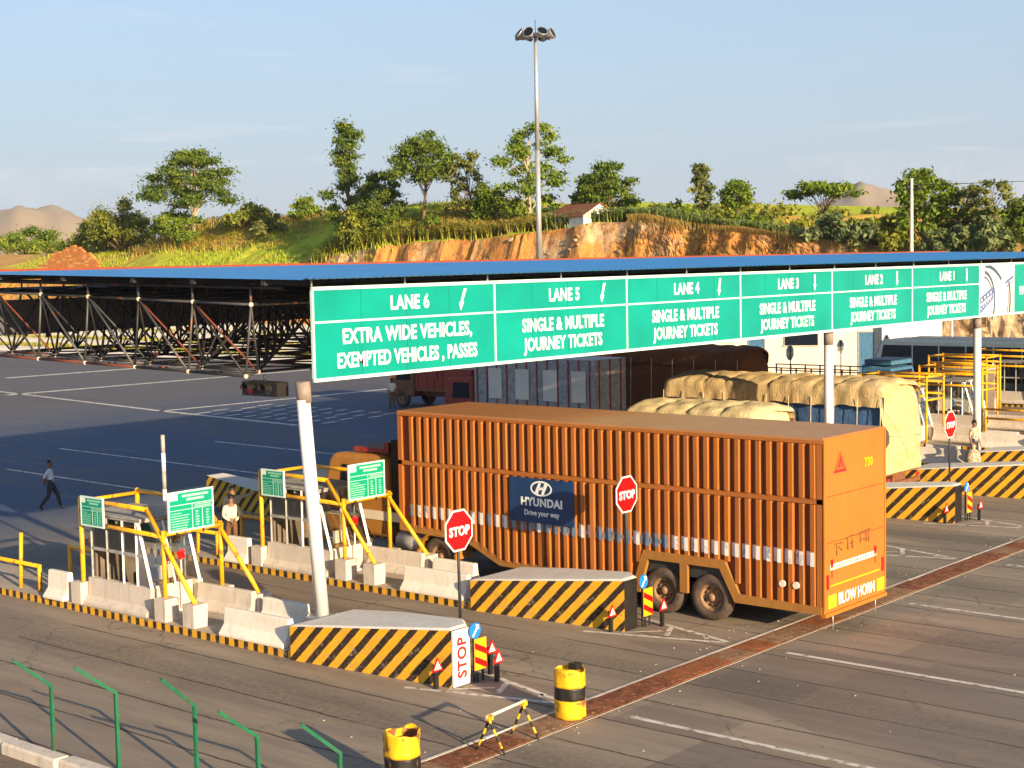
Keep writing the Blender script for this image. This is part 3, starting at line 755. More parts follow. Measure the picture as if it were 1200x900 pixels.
def column(x, y, z0, tilt, label):
    c = thing('steel_column', label, 'column', (x, y, z0), 0, 'steel columns under the lane sign')
    h = 5.56 - z0
    MB().tube((0, 0, 0.015), (-tilt * h, 0, h - 0.35), 0.142, 20).build('shaft', MT['column'], c)
    b = MB(); b.tube((-tilt * (h - .35), 0, h - 0.42), (-tilt * h, 0, h + 0.02), 0.153, 16); b.build('collar', MT['collar'], c)
    bp = MB(); bp.bbox((-0.26, -0.26, 0), (0.26, 0.26, 0.022))
    for i in (-1, 1):
        for j in (-1, 1): bp.tube((i * .21, j * .21, 0.02), (i * .21, j * .21, 0.07), 0.02, 6)
    bp.build('base_plate', MT['galv'], c)
    return c
column(21.95, 23.98, 0.60, 0.072, 'nearest silver column, leaning at the left end of the lane sign')
column(CX[4] + 0.05, 23.98, 0.60, 0.0, 'silver column rising between the orange trailer and the tan tarpaulin truck')
column(CX[6] + 0.2, 23.98, 0.60, 0.0, 'silver column under the pale emblem panel at the right')
# back of the facing direction's sign along the far side of the canopy
bsg = thing('overhead_sign', 'dark unlit back of the overhead sign along the far side of the canopy', 'sign', (18.0, 36.25, 6.28))
for i in range(10): MB().bbox((i * 5.6 + .02, -.03, 0), (i * 5.6 + 5.58, .03, .92)).build('sign_panel', mat('sign_back_grey', (0.10, 0.105, 0.115), .6, .2, var=.12) if i == 0 else bpy.data.materials['sign_back_grey'], bsg)
stm = MB().bbox((-.04, -.10, -.1), (.04, -.031, 1.0)).mesh('stiffener', MT['dark_steel'])
for i in range(21): link('stiffener', stm, bsg, (i * 2.8, 0, 0))
# heads of signal lamps hanging under the canopy end
tl = thing('traffic_signal', 'black lane signal with two round lenses hanging under the canopy end', 'traffic light', (21.5, 25.05, 5.25), 0)
mb = MB(); mb.bbox((-0.16, -0.55, 0), (0.16, 0.55, 0.30)); mb.build('housing', MT['black'], tl)
for j, c_ in ((0.28, MT['darkred']), (-0.28, MT['dark_steel'])):
    MB().tube((-0.165, j, 0.15), (-0.18, j, 0.15), 0.11, 16).build('lens', c_, tl)
    v = MB(); 
    for i in range(9):
        a0, a1 = PI * i / 9, PI * (i + 1) / 9
        v.add([(-0.16, j + .13 * math.cos(a0), .15 + .13 * math.sin(a0)), (-0.16, j + .13 * math.cos(a1), .15 + .13 * math.sin(a1)), (-0.34, j + .13 * math.cos(a1), .15 + .13 * math.sin(a1)), (-0.34, j + .13 * math.cos(a0), .15 + .13 * math.sin(a0))], [(0, 1, 2, 3)])
    v.build('visor', MT['black'], tl)
MB().tube((0, 0, 0.30), (0, 0, 0.45), 0.03, 8).build('hanger', MT['dark_steel'], tl)

# ================================================================== TOLL ISLANDS
C0 = CX[0]
KIT = []        # (thing, label template) copied to the other islands
def kit(o, tpl, only=None):
    KIT.append((o, tpl, only)); return o
def P(x, y, z=0.0): return (x - C0, y, z)

# island slab with striped kerb and crash wedge
isl = thing('toll_island', 'x', 'traffic island', (C0, 0, 0), 0, 'toll islands between the lanes')
mb = MB(); s0 = [(-0.45, 20.2), (0.10, 20.5), (0.80, 23.4), (0.95, 23.65), (0.95, 38.6), (-0.85, 38.6), (-0.85, 23.55), (-.7, 23.3)]
mb.prism(s0, 'z', 0.0, 0.16, 1, 0)
mb.build('island_base', [MT['slab'], MT['stripe_kerb']], isl)
wd = MB()
# plan: back edge at 23.6, nose at 19.5 ; top slopes up towards the nose
pl = [(-0.90, 23.6, .69), (-0.52, 19.52, 1.10), (-0.06, 19.52, 1.10), (0.34, 19.95, 1.07), (0.90, 22.2, .82), (0.90, 23.6, .69)]
n = len(pl)
def ins(p, k, z):   # inset towards the centre line for the chamfered top
    cx, cy = 0.0, 21.8
    return (p[0] * (1 - k * 1.2), cy + (p[1] - cy) * (1 - k * .6), z)
vs = [(a, b, 0.0) for a, b, c in pl] + [(a, b, c) for a, b, c in pl] + [ins(p, .055, p[2] + .035) for p in pl]
fs = [(i, (i + 1) % n, n + (i + 1) % n, n + i) for i in range(n)]
for i, f in enumerate(fs): wd.add([vs[k] for k in f], [(0, 1, 2, 3)], 0 if i == 5 else (2 if i in (1, 2) else 1))
for i in range(n): wd.add([vs[n + i], vs[n + (i + 1) % n], vs[2 * n + (i + 1) % n], vs[2 * n + i]], [(0, 1, 2, 3)], 0)
wd.add(vs[2 * n:], [tuple(range(n))], 0)
o = wd.build('crash_wedge', [MT['concrete_white'], MT['stripe_diag'], MT['black']], isl); bv = o.modifiers.new('bevel', 'BEVEL'); bv.width = .022; bv.segments = 2; bv.limit_method = 'ANGLE'
# rear wedge
wr = MB(); pr = [(-0.80, 36.4, .75), (0.80, 36.4, .75), (0.35, 40.6, 1.12), (-0.35, 40.6, 1.12)]
n = 4; vs = [(a, b, 0.161) for a, b, c in pr] + [(a, b, c) for a, b, c in pr]
for i in range(4):
    f = (i, (i + 1) % 4, 4 + (i + 1) % 4, 4 + i); wr.add([vs[k] for k in f], [(0, 1, 2, 3)], 0 if i == 0 else 1)
wr.add(vs[4:], [(0, 1, 2, 3)], 0)
wrm = wr.mesh('rear_wedge', [MT['concrete_white'], MT['stripe_diag']])
kit(isl, 'striped toll island {}')

# STOP panel painted board on the nearest nose
sp = thing('stop_board', 'white upright panel with STOP in dark red letters on the nearest island nose', 'panel', (C0 - 0.29, 19.50, 0.02))
MB().bbox((-0.225, -0.03, 0), (0.235, 0.015, 1.07)).build('board', MT['white'], sp)
text('lettering', 'STOP', 0.34, MT['darkred'], sp, (0.12, -0.034, 0.53), FACE_Y, 0.010, 0.92, 'CENTER', PI / 2)

# jersey barriers, blocks
def jersey(L, h=0.58):
    pr = [(-0.25, 0), (0.25, 0), (0.25, 0.06), (0.10, 0.24), (0.07, h - .02), (0.05, h), (-0.05, h), (-0.07, h - .02), (-0.10, 0.24), (-0.25, 0.06)]
    return MB().prism(pr, 'y', -L / 2, L / 2)
JM = {}
def barrier(x, y, L, tpl, mt='concrete', h=0.58, dx=0):
    key = (L, mt, h)
    if key not in JM: JM[key] = jersey(L, h).mesh('concrete_barrier', MT[mt])
    o = link('concrete_barrier', JM[key], None, (x, y, 0.161)); bv = o.modifiers.new('bevel', 'BEVEL'); bv.width = .018; bv.segments = 2; o.rotation_euler = (0, 0, random.uniform(-.025, .025)); tag(o, 'x', 'barrier', 'precast concrete barriers on the toll islands')
    return kit(o, tpl)
barrier(C0 - 0.60, 24.92, 2.0, 'flared concrete barrier behind the wedge, left edge, {}', 'concrete_white')
barrier(C0 + 0.72, 25.55, 1.35, 'short concrete barrier behind the wedge, right edge, {}', 'concrete_white', .52)
barrier(C0 + 0.72, 27.55, 1.85, 'concrete barrier between the right-hand brace feet {}', 'concrete')
barrier(C0 - 0.66, 32.0, 0.8, 'short concrete barrier behind the booth {}', 'concrete_white', .66)

# yellow pipe frame
fmx, fpx = -0.60, 1.00
frm = thing('pipe_guard', 'x', 'crash guard', (C0, 0, 0.161), 0, 'yellow pipe frames round the booths')
Z = 0.161
for sx, nm in ((fmx, 'l'), (fpx, 'r')):
    mb = MB(); R = 0.052
    for y in ((27.02, 28.02, 31.20) if sx == fmx else (26.75, 28.05)):
        b = MB(); zt = .50; b.bbox((sx - .19, y - .19, 0), (sx + .19, y + .19, zt)); b.build('footing', MT['concrete'], frm)
    f0 = 26.98 if sx == fmx else 26.72
    MB().path([(sx, 31.15, 2.45), (sx, 28.62, 2.42), (sx, f0, .46)], R, 10).build('top_rail', MT['yellow'], frm)
    b = MB(); b.tube((sx, 31.15, .0), (sx, 31.15, 2.46), R * 1.08, 10); b.ball((sx, 31.15, 2.46), R * 1.15); b.build('post', MT['yellow'], frm)
    MB().tube((sx, 28.05, .46), (sx, 28.05, 2.0), R, 10).build('post', MT['yellow'], frm)
    MB().tube((sx, 31.15, 1.92), (sx, 28.0, 1.86), R * .95, 10).build('mid_rail', MT['yellow'], frm)
b = MB(); b.tube((fmx, 27.98, 1.93), (fpx, 27.98, 1.93), 0.055, 10); b.build('cross_beam', MT['yellow'], frm)
b = MB(); b.tube((fmx, 31.15, 2.40), (fpx, 31.15, 2.40), 0.045, 8); b.build('cross_beam', MT['yellow'], frm)
b = MB(); b.tube((fmx, 28.7, 2.38), (0.2, 29.6, 2.36), 0.025, 6); b.build('stay', MT['yellow'], frm)
kit(frm, 'yellow pipe crash frame round the booth {}')
# squarer frame without braces, on the farther islands
frm2 = thing('pipe_guard', 'x', 'crash guard', (C0, 0, 0.161), 0, 'yellow pipe frames round the booths')
for sx in (fmx, fpx):
    for y in (28.2, 31.15): b = MB(); b.tube((sx, y, 0), (sx, y, 2.77), R, 8); b.build('post', MT['yellow'], frm2)
    for z in (2.72, 2.42, 1.92): MB().tube((sx, 31.15, z), (sx, 28.2, z), R * .9, 8).build('rail', MT['yellow'], frm2)
for y, z in ((28.2, 1.75), (28.2, 2.70), (31.15, 2.70)): MB().tube((fmx, y, z), (fpx, y, z), R * .8, 8).build('cross_beam', MT['yellow'], frm2)


# guard rail at the back of the island
gr = thing('guard_rail', 'x', 'rail', (C0, 0, 0.161), 0, 'low yellow guard rails behind the booths')
MB().path([(-0.52, 38.0, 0.62), (-0.52, 33.1, 0.62)], 0.05, 8).build('rail', MT['yellow'], gr)
MB().tube((-0.52, 33.1, 0.0), (-0.52, 33.1, 0.66), 0.055, 8).build('post', MT['yellow'], gr)
MB().tube((-0.52, 33.95, 0.0), (-0.45, 33.95, 1.35), 0.05, 8).build('post', MT['yellow'], gr)
MB().path([(0.35, 33.1, 0.0), (0.35, 33.1, 0.98), (0.35, 31.3, 0.98)], 0.05, 8).build('rail', MT['yellow'], gr)
kit(gr, 'low yellow pipe guard rail behind the booth {}')

MT['back_wall'] = mat('booth_back_wall_brown', (0.16, 0.12, 0.09), .8, var=.2)
# booth
bo = thing('toll_booth', 'x', 'toll booth', (C0 + 0.2, 29.85, 0.161), 0, 'glazed toll booths')
mb = MB()
pr = [(-0.22, 0), (0.10, 0), (0.10, 0.62), (-0.06, 0.62), (-0.09, 0.2), (-0.22, 0.06)]
mb.prism([(a - 0.72, b) for a, b in pr], 'y', -1.25, 1.12); mb.build('side_wall', MT['concrete'], bo)
mb = MB(); mb.prism([(-a + 0.62, b) for a, b in pr][::-1], 'y', -1.25, 1.12); mb.build('side_wall', MT['concrete'], bo)
mb = MB(); mb.bbox((-0.60, -1.10, 0), (0.50, -0.98, 0.62)); mb.build('end_wall', MT['concrete'], bo)
mb = MB(); mb.bbox((-.62, 1.04, 0), (.52, 1.1, 2.05)); mb.build('back_wall', MT['back_wall'], bo)
def mull(p, q, wdt=0.05, mt='white'):
    return MB().tube(p, q, wdt / 1.6, 4, smooth=False).build('mullion', MT[mt], bo)
for y in (1.02, 0.42, -0.18, -0.70):
    mull((-0.72, y, .62), (-0.72, y, 2.06), mt='white' if y < .3 else 'truck_grey'); mull((0.62, y, .62), (0.62, y, 2.06), .04, 'truck_grey')
for sx in (-0.72, 0.62): mull((sx, -1.22, .62), (sx, -0.78, 2.06), 0.075)
mull((-0.05, -1.2, .62), (-0.05, -0.78, 2.06), 0.05)
for sx in (-0.72, 0.62):
    MB().bbox((sx - .02, -1.0, 1.28), (sx + .02, 1.0, 1.35)).build('sill_rail', MT['truck_grey'], bo)
    ys_ = (1.0, 0.42, -0.18, -0.70)
    for a, b_ in zip(ys_, ys_[1:]): MB().bbox((sx - .004, b_ + .03, 1.36), (sx + .004, a - .03, 2.03)).build('pane', MT['glass'], bo)
    MB().add([(sx, -.69, .64), (sx, -1.18, .64), (sx, -.80, 2.02), (sx, -.69, 2.02)], [(0, 1, 2, 3)]).build('pane', MT['glass'], bo)
MB().add([(-.69, -1.21, .65), (.59, -1.21, .65), (.59, -.79, 2.03), (-.69, -.79, 2.03)], [(0, 1, 2, 3)]).build('windscreen', MT['glass'], bo)
mb = MB(); mb.bbox((-0.74, -.86, 2.06), (0.68, 1.22, 2.12)); mb.bbox((-0.77, -.90, 2.12), (0.71, 1.26, 2.16)); mb.build('roof', MT['truck_grey'], bo)
mb = MB(); mb.bbox((-0.55, -0.9, .60), (0.45, -0.45, .66)); mb.bbox((-0.5, -0.88, 0), (-0.44, -0.5, .6)); mb.bbox((.36, -.88, 0), (.42, -.5, .6)); mb.build('desk', MT['wood'], bo)
mb = MB(); mb.bbox((-0.1, -0.72, .66), (0.28, -0.64, .98)); mb.bbox((0.05, -.7, .66), (0.12, -.62, .7)); mb.build('monitor', MT['cream'], bo)
kit(bo, 'glazed toll booth with a flat grey roof {}')
# red fan and drum in / beside the booth
fan = thing('desk_fan', 'x', 'fan', (C0 + 0.30, 28.62, 0.161))
b = MB(); b.tube((0, 0, 0), (0, 0, .03), .16, 12); b.tube((0, 0, .03), (0, 0, 1.15), .018, 6); b.build('stand', MT['white'], fan)
b = MB(); b.tube((0, -.04, 1.27), (0, .04, 1.27), .07, 10)
for i in range(4):
    a = i * PI / 2 + .4; b.add([(0, -.02, 1.27), (.13 * math.cos(a), -.035, 1.27 + .13 * math.sin(a)), (.15 * math.cos(a + .9), .0, 1.27 + .15 * math.sin(a + .9)), (.1 * math.cos(a + 1.0), .01, 1.27 + .1 * math.sin(a + 1.0))], [(0, 1, 2, 3)])
b.build('blades', MT['red'], fan)
kit(fan, 'red stand fan behind the booth window {}')
# fare boards
def board(name, w_, h_, side=False):
    t = thing(name, 'x', 'fare board')
    F = (lambda u, v, d: (d, -u, v)) if side else (lambda u, v, d: (u, d, v))
    def rect(mb, u0, v0, u1, v1, d0, d1, mi=0):
        a, b_ = F(u0, v0, d0), F(u1, v1, d1); mb.bbox([min(p, q) for p, q in zip(a, b_)], [max(p, q) for p, q in zip(a, b_)], mi)
    mb = MB(); rect(mb, 0, 0, w_, h_, -0.015, 0.02); mb.build('panel', MT['green_board'], t)
    mb = MB()
    for (a, b_, c, d) in ((-.02, -.02, w_ + .02, .018), (-.02, h_ - .018, w_ + .02, h_ + .02), (-.02, .018, .018, h_ - .018), (w_ - .018, .018, w_ + .02, h_ - .018)): rect(mb, a, b_, c, d, -.022, .022)
    for (a, b_, c, d) in ((.018, .66 * h_, w_ - .018, .675 * h_), (.018, .53 * h_, w_ - .018, .54 * h_), (.52 * w_, .018, .53 * w_, .66 * h_), (.75 * w_, .018, .76 * w_, .53 * h_)): rect(mb, a, b_, c, d, -.019, -.0152)
    mb.build('border', MT['edge'], t)
    mb = MB(); r_ = random.Random(5)
    for i in range(7): rect(mb, .05 * w_, (.05 + i * .066) * h_, (.05 + r_.uniform(.22, .42)) * w_, (.05 + i * .066 + .020) * h_, -.019, -.0152)
    for u in (.60, .84):
        for i in range(6): rect(mb, u * w_, (.08 + i * .07) * h_, (u + r_.uniform(.05, .09)) * w_, (.08 + i * .07 + .03) * h_, -.019, -.0152)
    for i in range(2): rect(mb, (.3 + .1 * i) * w_, (.86 - .1 * i) * h_, (.9 - .1 * i) * w_, (.92 - .1 * i) * h_, -.019, -.0152)
    for i in range(2): rect(mb, .58 * w_, (.56 + .05 * i) * h_, .95 * w_, (.585 + .05 * i) * h_, -.019, -.0152)
    mb.build('fare_rows', MT['board_light'], t)
    mb = MB(); rect(mb, .03 * w_, .80 * h_, .20 * w_, .97 * h_, -.0195, -.0153); mb.build('logo_patch', MT['white'], t)
    mb = MB(); 
    for u in (.2, .8): rect(mb, u * w_ - .02, -.12 if not side else .1, u * w_ + .02, h_ * .9, .022, .05)
    mb.build('bracket', MT['dark_steel'], t)
    return t
b1 = board('fare_board', 1.22, 0.86); b1.location = (C0 - 0.56, 27.88, 2.13); tag(b1, group='green fare boards on the pipe frames'); kit(b1, 'large green fare board on the cross beam {}', (1,))
b2 = board('fare_board', 0.84, 0.66, True); b2.location = (C0 - 0.69, 30.98, 2.04); tag(b2, group='green fare boards on the pipe frames'); kit(b2, 'small shaded green fare board on the left rail {}', (1,))

# STOP sign
st = thing('stop_sign', 'x', 'stop sign', (C0 + 0.38, 20.12, 1.01), 0, 'red octagonal stop signs on the island noses')
def octo(r, y0, y1, cz):
    return [(r * math.cos(PI / 8 + i * PI / 4), r * math.sin(PI / 8 + i * PI / 4)) for i in range(8)]
zc = 1.80
mb = MB(); mb.prism([(u, v + zc) for u, v in octo(.435, 0, 0, 0)][::-1], 'y', -.040, -.028); mb.build('border', MT['white'], st)
mb = MB(); mb.prism([(u, v + zc) for u, v in octo(.398, 0, 0, 0)][::-1], 'y', -.044, -.0405); mb.build('face', MT['red'], st)
text('lettering', 'STOP', 0.245, MT['letter'], st, (0, -.0475, zc - .095), FACE_Y, .010, .95)
mb = MB(); mb.tube((0.03, 0, -.03), (0, 0, zc + .35), .03, 8); mb.build('post', MT['dark_steel'], st)
mb = MB(); mb.prism([(u, v + zc) for u, v in octo(.39, 0, 0, 0)][::-1], 'y', -.0275, -.024); mb.build('back_plate', MT['truck_grey'], st)
st.rotation_euler = (0, 0, math.radians(1.5))
kit(st, 'red octagonal STOP sign on a thin post {}', (1, 4))
# blue keep-left disc, hazard board, triangles
kd = thing('keep_left_disc', 'x', 'sign', (C0 + 0.03, 19.42, 0.02), 0, 'round blue direction discs on the island noses')
MB().tube((0, 0, .99), (0, -.02, .99), .155, 20).build('disc', MT['blue_sign'], kd)
mb = MB(); mb.add([(-.09, -.024, .90), (-.06, -.024, .87), (.07, -.024, 1.03), (.10, -.024, 1.0), (.10, -.024, 1.10), (.0, -.024, 1.10), (.04, -.024, 1.06)], [(0, 1, 2, 6), (2, 3, 4, 5, 6)]); mb.build('arrow', MT['letter'], kd)
MB().tube((0, .03, 0), (0, .03, 1.05), .022, 6).build('post', MT['dark_steel'], kd)
kit(kd, 'round blue keep-left disc on the nose {}', (1, 4))
hb_ = thing('hazard_board', 'x', 'hazard marker', (C0 + 0.02, 19.36, 0.02), 0, 'red and yellow hazard boards on the island noses')
MB().bbox((-.07, -.012, .24), (.26, .008, .84)).build('board', MT['orange_sign'], hb_)
mb = MB()
for v in (.30, .56): mb.add([(-.07, -.016, v + .22), (-.07, -.016, v + .10), (.26, -.016, v - .06), (.26, -.016, v + .06)], [(0, 1, 2, 3)])
mb.build('red_band', MT['red'], hb_)
mb = MB(); mb.tube((.03, .03, 0), (.03, .03, .8), .022, 6); mb.tube((.19, .03, 0), (.19, .03, .8), .022, 6); mb.build('post', MT['dark_steel'], hb_)
kit(hb_, 'yellow board with slanted red bands at the nose {}', (1, 4))
def tri(x, y, h, tpl, only):
    t = thing('warning_triangle', 'x', 'warning sign', (C0 + x, y, 0.004), 0, 'little red-edged warning triangles round the island noses')
    mb = MB(); mb.prism([(-.15, h), (.15, h), (0, h + .27)], 'y', -.01, .01); mb.build('edge', MT['red'], t)
    mb = MB(); mb.add([(-.098, -.013, h + .033), (.098, -.013, h + .033), (0, -.013, h + .205)], [(0, 1, 2)]); mb.build('face', mat_tri, t)
    mb = MB()
    for u, v in ((-.03, .07), (.03, .07), (0, .12)): mb.bbox((u - .013, -.017, h + v - .013), (u + .013, -.0135, h + v + .013))
    mb.build('symbol', MT['black'], t)
    mb = MB(); mb.bbox((-.045, .012, 0), (.045, .075, h + .12)); mb.build('stub_post', MT['black'], t)
    kit(t, tpl, only)
mat_tri = mat('triangle_pinkish_white', (0.80, 0.66, 0.64), 0.5, var=0.05)
tri(0.36, 19.12, .36, 'small warning triangle in front of the hazard board {}', (1, 4))
tri(0.66, 19.55, .42, 'small warning triangle on the far side of the nose {}', ())
tri(-0.72, 19.70, .34, 'small warning triangle beside the striped wedge face {}', (1, 4))

WHERE = {0: 'on the nearest island', 1: 'on the island beside the orange trailer',
         4: 'on the island right of the trailer', 5: 'on the island past the tan tarpaulin truck',
         6: "on the right-hand column's island", 7: 'on the island behind the right-hand column', 8: 'on the farthest island at right'}
def lab(tpl, k):
    return tpl.format(WHERE[k]) if not tpl.startswith('striped toll island') else {0: 'nearest black and yellow striped toll island, bearing the leaning column', 1: 'second striped toll island, alongside the orange trailer', 4: 'striped toll island peeping out right of the orange trailer', 5: 'striped toll island right of the tan tarpaulin truck', 6: 'striped toll island at the foot of the right-hand column', 7: 'striped toll island behind the right-hand column', 8: 'farthest striped toll island at the right edge'}[k]
for o, tpl, only in KIT: o['label'] = lab(tpl, 0)
for k in (1, 4, 5, 6, 7, 8):
    for o, tpl, only in KIT:
        if only is not None and k not in only: continue
        if k >= 7 and o.name.startswith(('desk_fan',)): continue
        if o.name == 'pipe_guard' and k >= 4: o = frm2
        c = dupthing(o, CX[k] - C0, 0.0, lab(tpl, k))
gr3 = thing('guard_rail', 'low yellow rail in front of the booth on the farthest island at right', 'rail', (CX[8], 0, 0.161), 0, 'low yellow guard rails behind the booths')
for z in (.95, .55): MB().tube((-.7, 28.0, z), (-.7, 25.2, z), .05, 8).build('rail', MT['yellow'], gr3)
for y in (28.0, 25.2): MB().tube((-.7, y, 0), (-.7, y, 1.0), .055, 8).build('post', MT['yellow'], gr3)
# islands of the opposite carriageway, turned round
WHERE2 = {0: 'on the first island of the far carriageway', 1: 'on the second island of the far carriageway', 2: 'on the third island of the far carriageway'}
OPP = []
for k in range(3):
    cx = 72.4 + 5.48 * k
    for o, tpl, only in KIT:
        if o.name.split('.')[0] not in ('toll_island', 'pipe_guard', 'toll_booth', 'stop_sign'): continue
        c = dup(frm2 if o.name == 'pipe_guard' else o); L = Vector(o.location)
        c.location = (cx - (L.x - C0), 62.0 - L.y, L.z); c.rotation_euler = (0, 0, PI + o.rotation_euler.z)
        nm = o.name.split('.')[0]
        c['label'] = {'toll_island': 'striped toll island, ', 'pipe_guard': 'yellow pipe frame ', 'toll_booth': 'glazed booth ', 'stop_sign': 'STOP sign seen from its grey back '}[nm] + ('far carriageway, ' if nm == 'toll_island' else '') + (['first in its row', 'second in its row', 'third in its row'][k] if nm == 'toll_island' else WHERE2[k])
        c['group'] = o.get('group', '') + ' of the far carriageway'

c = dupthing(isl, CX[2] - C0, 0.0, 'toll island mostly hidden by the orange truck, its dark striped rear wedge showing'); link('rear_wedge', wrm, c)
for o in list(frm2.children) + [frm2]: bpy.data.objects.remove(o)
# ================================================================== SMALL ROAD THINGS
def drum(x, y, h, r, label, open_top, seed):
    t = thing('steel_drum', label, 'drum', (x, y, 0.004 if seed == 2 else 0.03), 0, 'yellow and black steel drums')
    rd = random.Random(seed); n = 28; rows = 26
    def R(z, a):
        rib = .012 * (math.exp(-((z - h * .33) / .02) ** 2) + math.exp(-((z - h * .66) / .02) ** 2))
        dent = .018 * math.sin(3 * a + seed) * (z / h) + .012 * math.sin(7 * a + 2 * seed + z * 9)
        return r + rib + dent * .7
    def ring(z0, z1, name, mt):
        mb = MB(); vs = []; k = max(2, int(rows * (z1 - z0) / h))
        for j in range(k + 1):
            z = z0 + (z1 - z0) * j / k
            for i in range(n):
                a = 2 * PI * i / n; zz = z
                if z1 == h and j == k: zz = z + .035 * math.sin(2 * a + seed) + .02 * math.sin(5 * a)
                q = R(z, a); vs.append((q * math.cos(a), q * math.sin(a), zz))
        mb.add(vs, [(j * n + i, j * n + (i + 1) % n, (j + 1) * n + (i + 1) % n, (j + 1) * n + i) for j in range(k) for i in range(n)], smooth=True)
        o = mb.build(name, mt, t); md = o.modifiers.new('thick', 'SOLIDIFY'); md.thickness = .008; md.offset = -1
    if open_top:
        ring(0, h * .35, 'drum_band', MT['barrel']); ring(h * .35, h * .6, 'black_band', MT['black']); ring(h * .6, h, 'drum_band', MT['barrel'])
    else:
        ring(0, h * .38, 'drum_band', MT['barrel']); ring(h * .38, h * .64, 'black_band', MT['black']); ring(h * .64, h, 'drum_band', MT['barrel'])
    mb = MB(); mb.lathe([(0.001, h - (.28 if open_top else .05)), (r * .93, h - (.30 if open_top else .06))], n); mb.build('lid', MT['rust'] if open_top else MT['barrel'], t)
    if open_top:
        mb = MB(); mb.lathe([(r * .955, h * .45), (r * .955, h * .965)], n); mb.build('inner_wall', MT['rust2'], t)
    else:
        mb = MB(); mb.bbox((.02, -.12, h - .03), (.2, .05, h + .07)); mb.build('lid_flap', MT['black'], t)
    return t
drum(20.93, 16.58, 0.86, 0.27, 'yellow drum with a black band standing whole on the rusty drain', False, 1)
drum(16.46, 16.30, 0.92, 0.275, 'open yellow drum with a rusty inside at the bottom edge', True, 2)

tr = thing('barrier_trestle', 'low black and yellow trestle with a pale bar on A-shaped legs by the drain', 'trestle', (19.1, 16.45, 0.026))
MB().tube((-.56, -.03, .585), (.50, .05, .605), .026, 8).build('bar', MT['cream'], tr)
def band_leg(p, q):
    p, q = Vector(p), Vector(q); mb = MB()
    for i in range(6): mb.tube(p.lerp(q, i / 6), p.lerp(q, (i + 1) / 6), .022, 7, mi=i % 2, caps=i in (0, 5))
    mb.build('leg', [MT['barrel'], MT['black']], tr)
for sx, yy in ((-.50, -.03), (.46, .05)):
    band_leg((sx - .03, yy, .58), (sx + .02, yy - .30, 0.0)); band_leg((sx + .03, yy, .58), (sx - .02, yy + .27, -.02))
    MB().bbox((sx - .05, yy - .05, .53), (sx + .05, yy + .05, .61)).build('cap', MT['barrel'], tr)
MB().tube((-.46, .17, .14), (.44, .24, .14), .012, 6).build('foot_bar', MT['white'], tr)

# green bent fence posts along the roadside
FP = [(13.98, 21.75, 'leftmost of the bent green fence posts, kinked near its top'), (14.42, 20.62, 'bent green fence post second from the left edge'),
      (14.75, 19.05, 'bent green fence post third from the left, most rusted'), (14.85, 17.70, 'bent green fence post fourth from the left'), (15.1, 16.22, 'lowest bent green fence post, beside the open drum')]
for i, (x, y, lb) in enumerate(FP):
    t = thing('fence_post', lb, 'fence post', (x, y, 0), 0, 'bent green angle iron posts along the roadside')
    hgt = [1.27, 1.27, 1.22, 1.0, .95][i]
    mb = MB(); mb.bbox((-.027, -.006, 0), (.027, .006, hgt)); mb.bbox((-.027, .006, 0), (-.017, .048, hgt)); mb.build('upright', MT['green_post'], t)
    mb = MB(); d = Vector((-.76, .04, .62)).normalized(); p = Vector((0, 0, hgt - .01)); q = p + d * .88
    nrm = Vector((0, 1, 0)); wv = d.cross(nrm).normalized() * .027
    vs = [p - wv, p + wv, q + wv, q - wv]
    mb.add([tuple(v - nrm * .006) for v in vs] + [tuple(v + nrm * .006) for v in vs], [(0, 1, 2, 3), (4, 5, 6, 7), (0, 1, 5, 4), (1, 2, 6, 5), (2, 3, 7, 6), (3, 0, 4, 7)])
    wv2 = wv.normalized() * .027
    vs = [p - wv2, p - wv2 + nrm * .06, q - wv2 + nrm * .06, q - wv2]
    mb.add([tuple(v) for v in vs] + [tuple(v + wv2 * .3) for v in vs], [(0, 1, 2, 3), (4, 5, 6, 7), (0, 1, 5, 4), (1, 2, 6, 5), (2, 3, 7, 6), (3, 0, 4, 7)])
    mb.build('bent_arm', MT['green_post'], t)
    t.rotation_euler = (math.radians((-1, 1.5, -2, 1, 0)[i]), math.radians((1, -1, 2, -2, 1)[i]), math.radians((4, -6, 10, 0, -4)[i]))
# white striped whip pole
wp = thing('striped_pole', 'thin faded red and white pole rising behind the large fare board', 'pole', (22.55, 30.0, 0.161))
for i in range(9): MB().tube((0, 0, i * .43), (0, 0, (i + 1) * .43), .05, 8).build('band', MT['stripe_white'] if i % 2 else MT['truck_grey'] if i > 5 else MT['red'], wp)

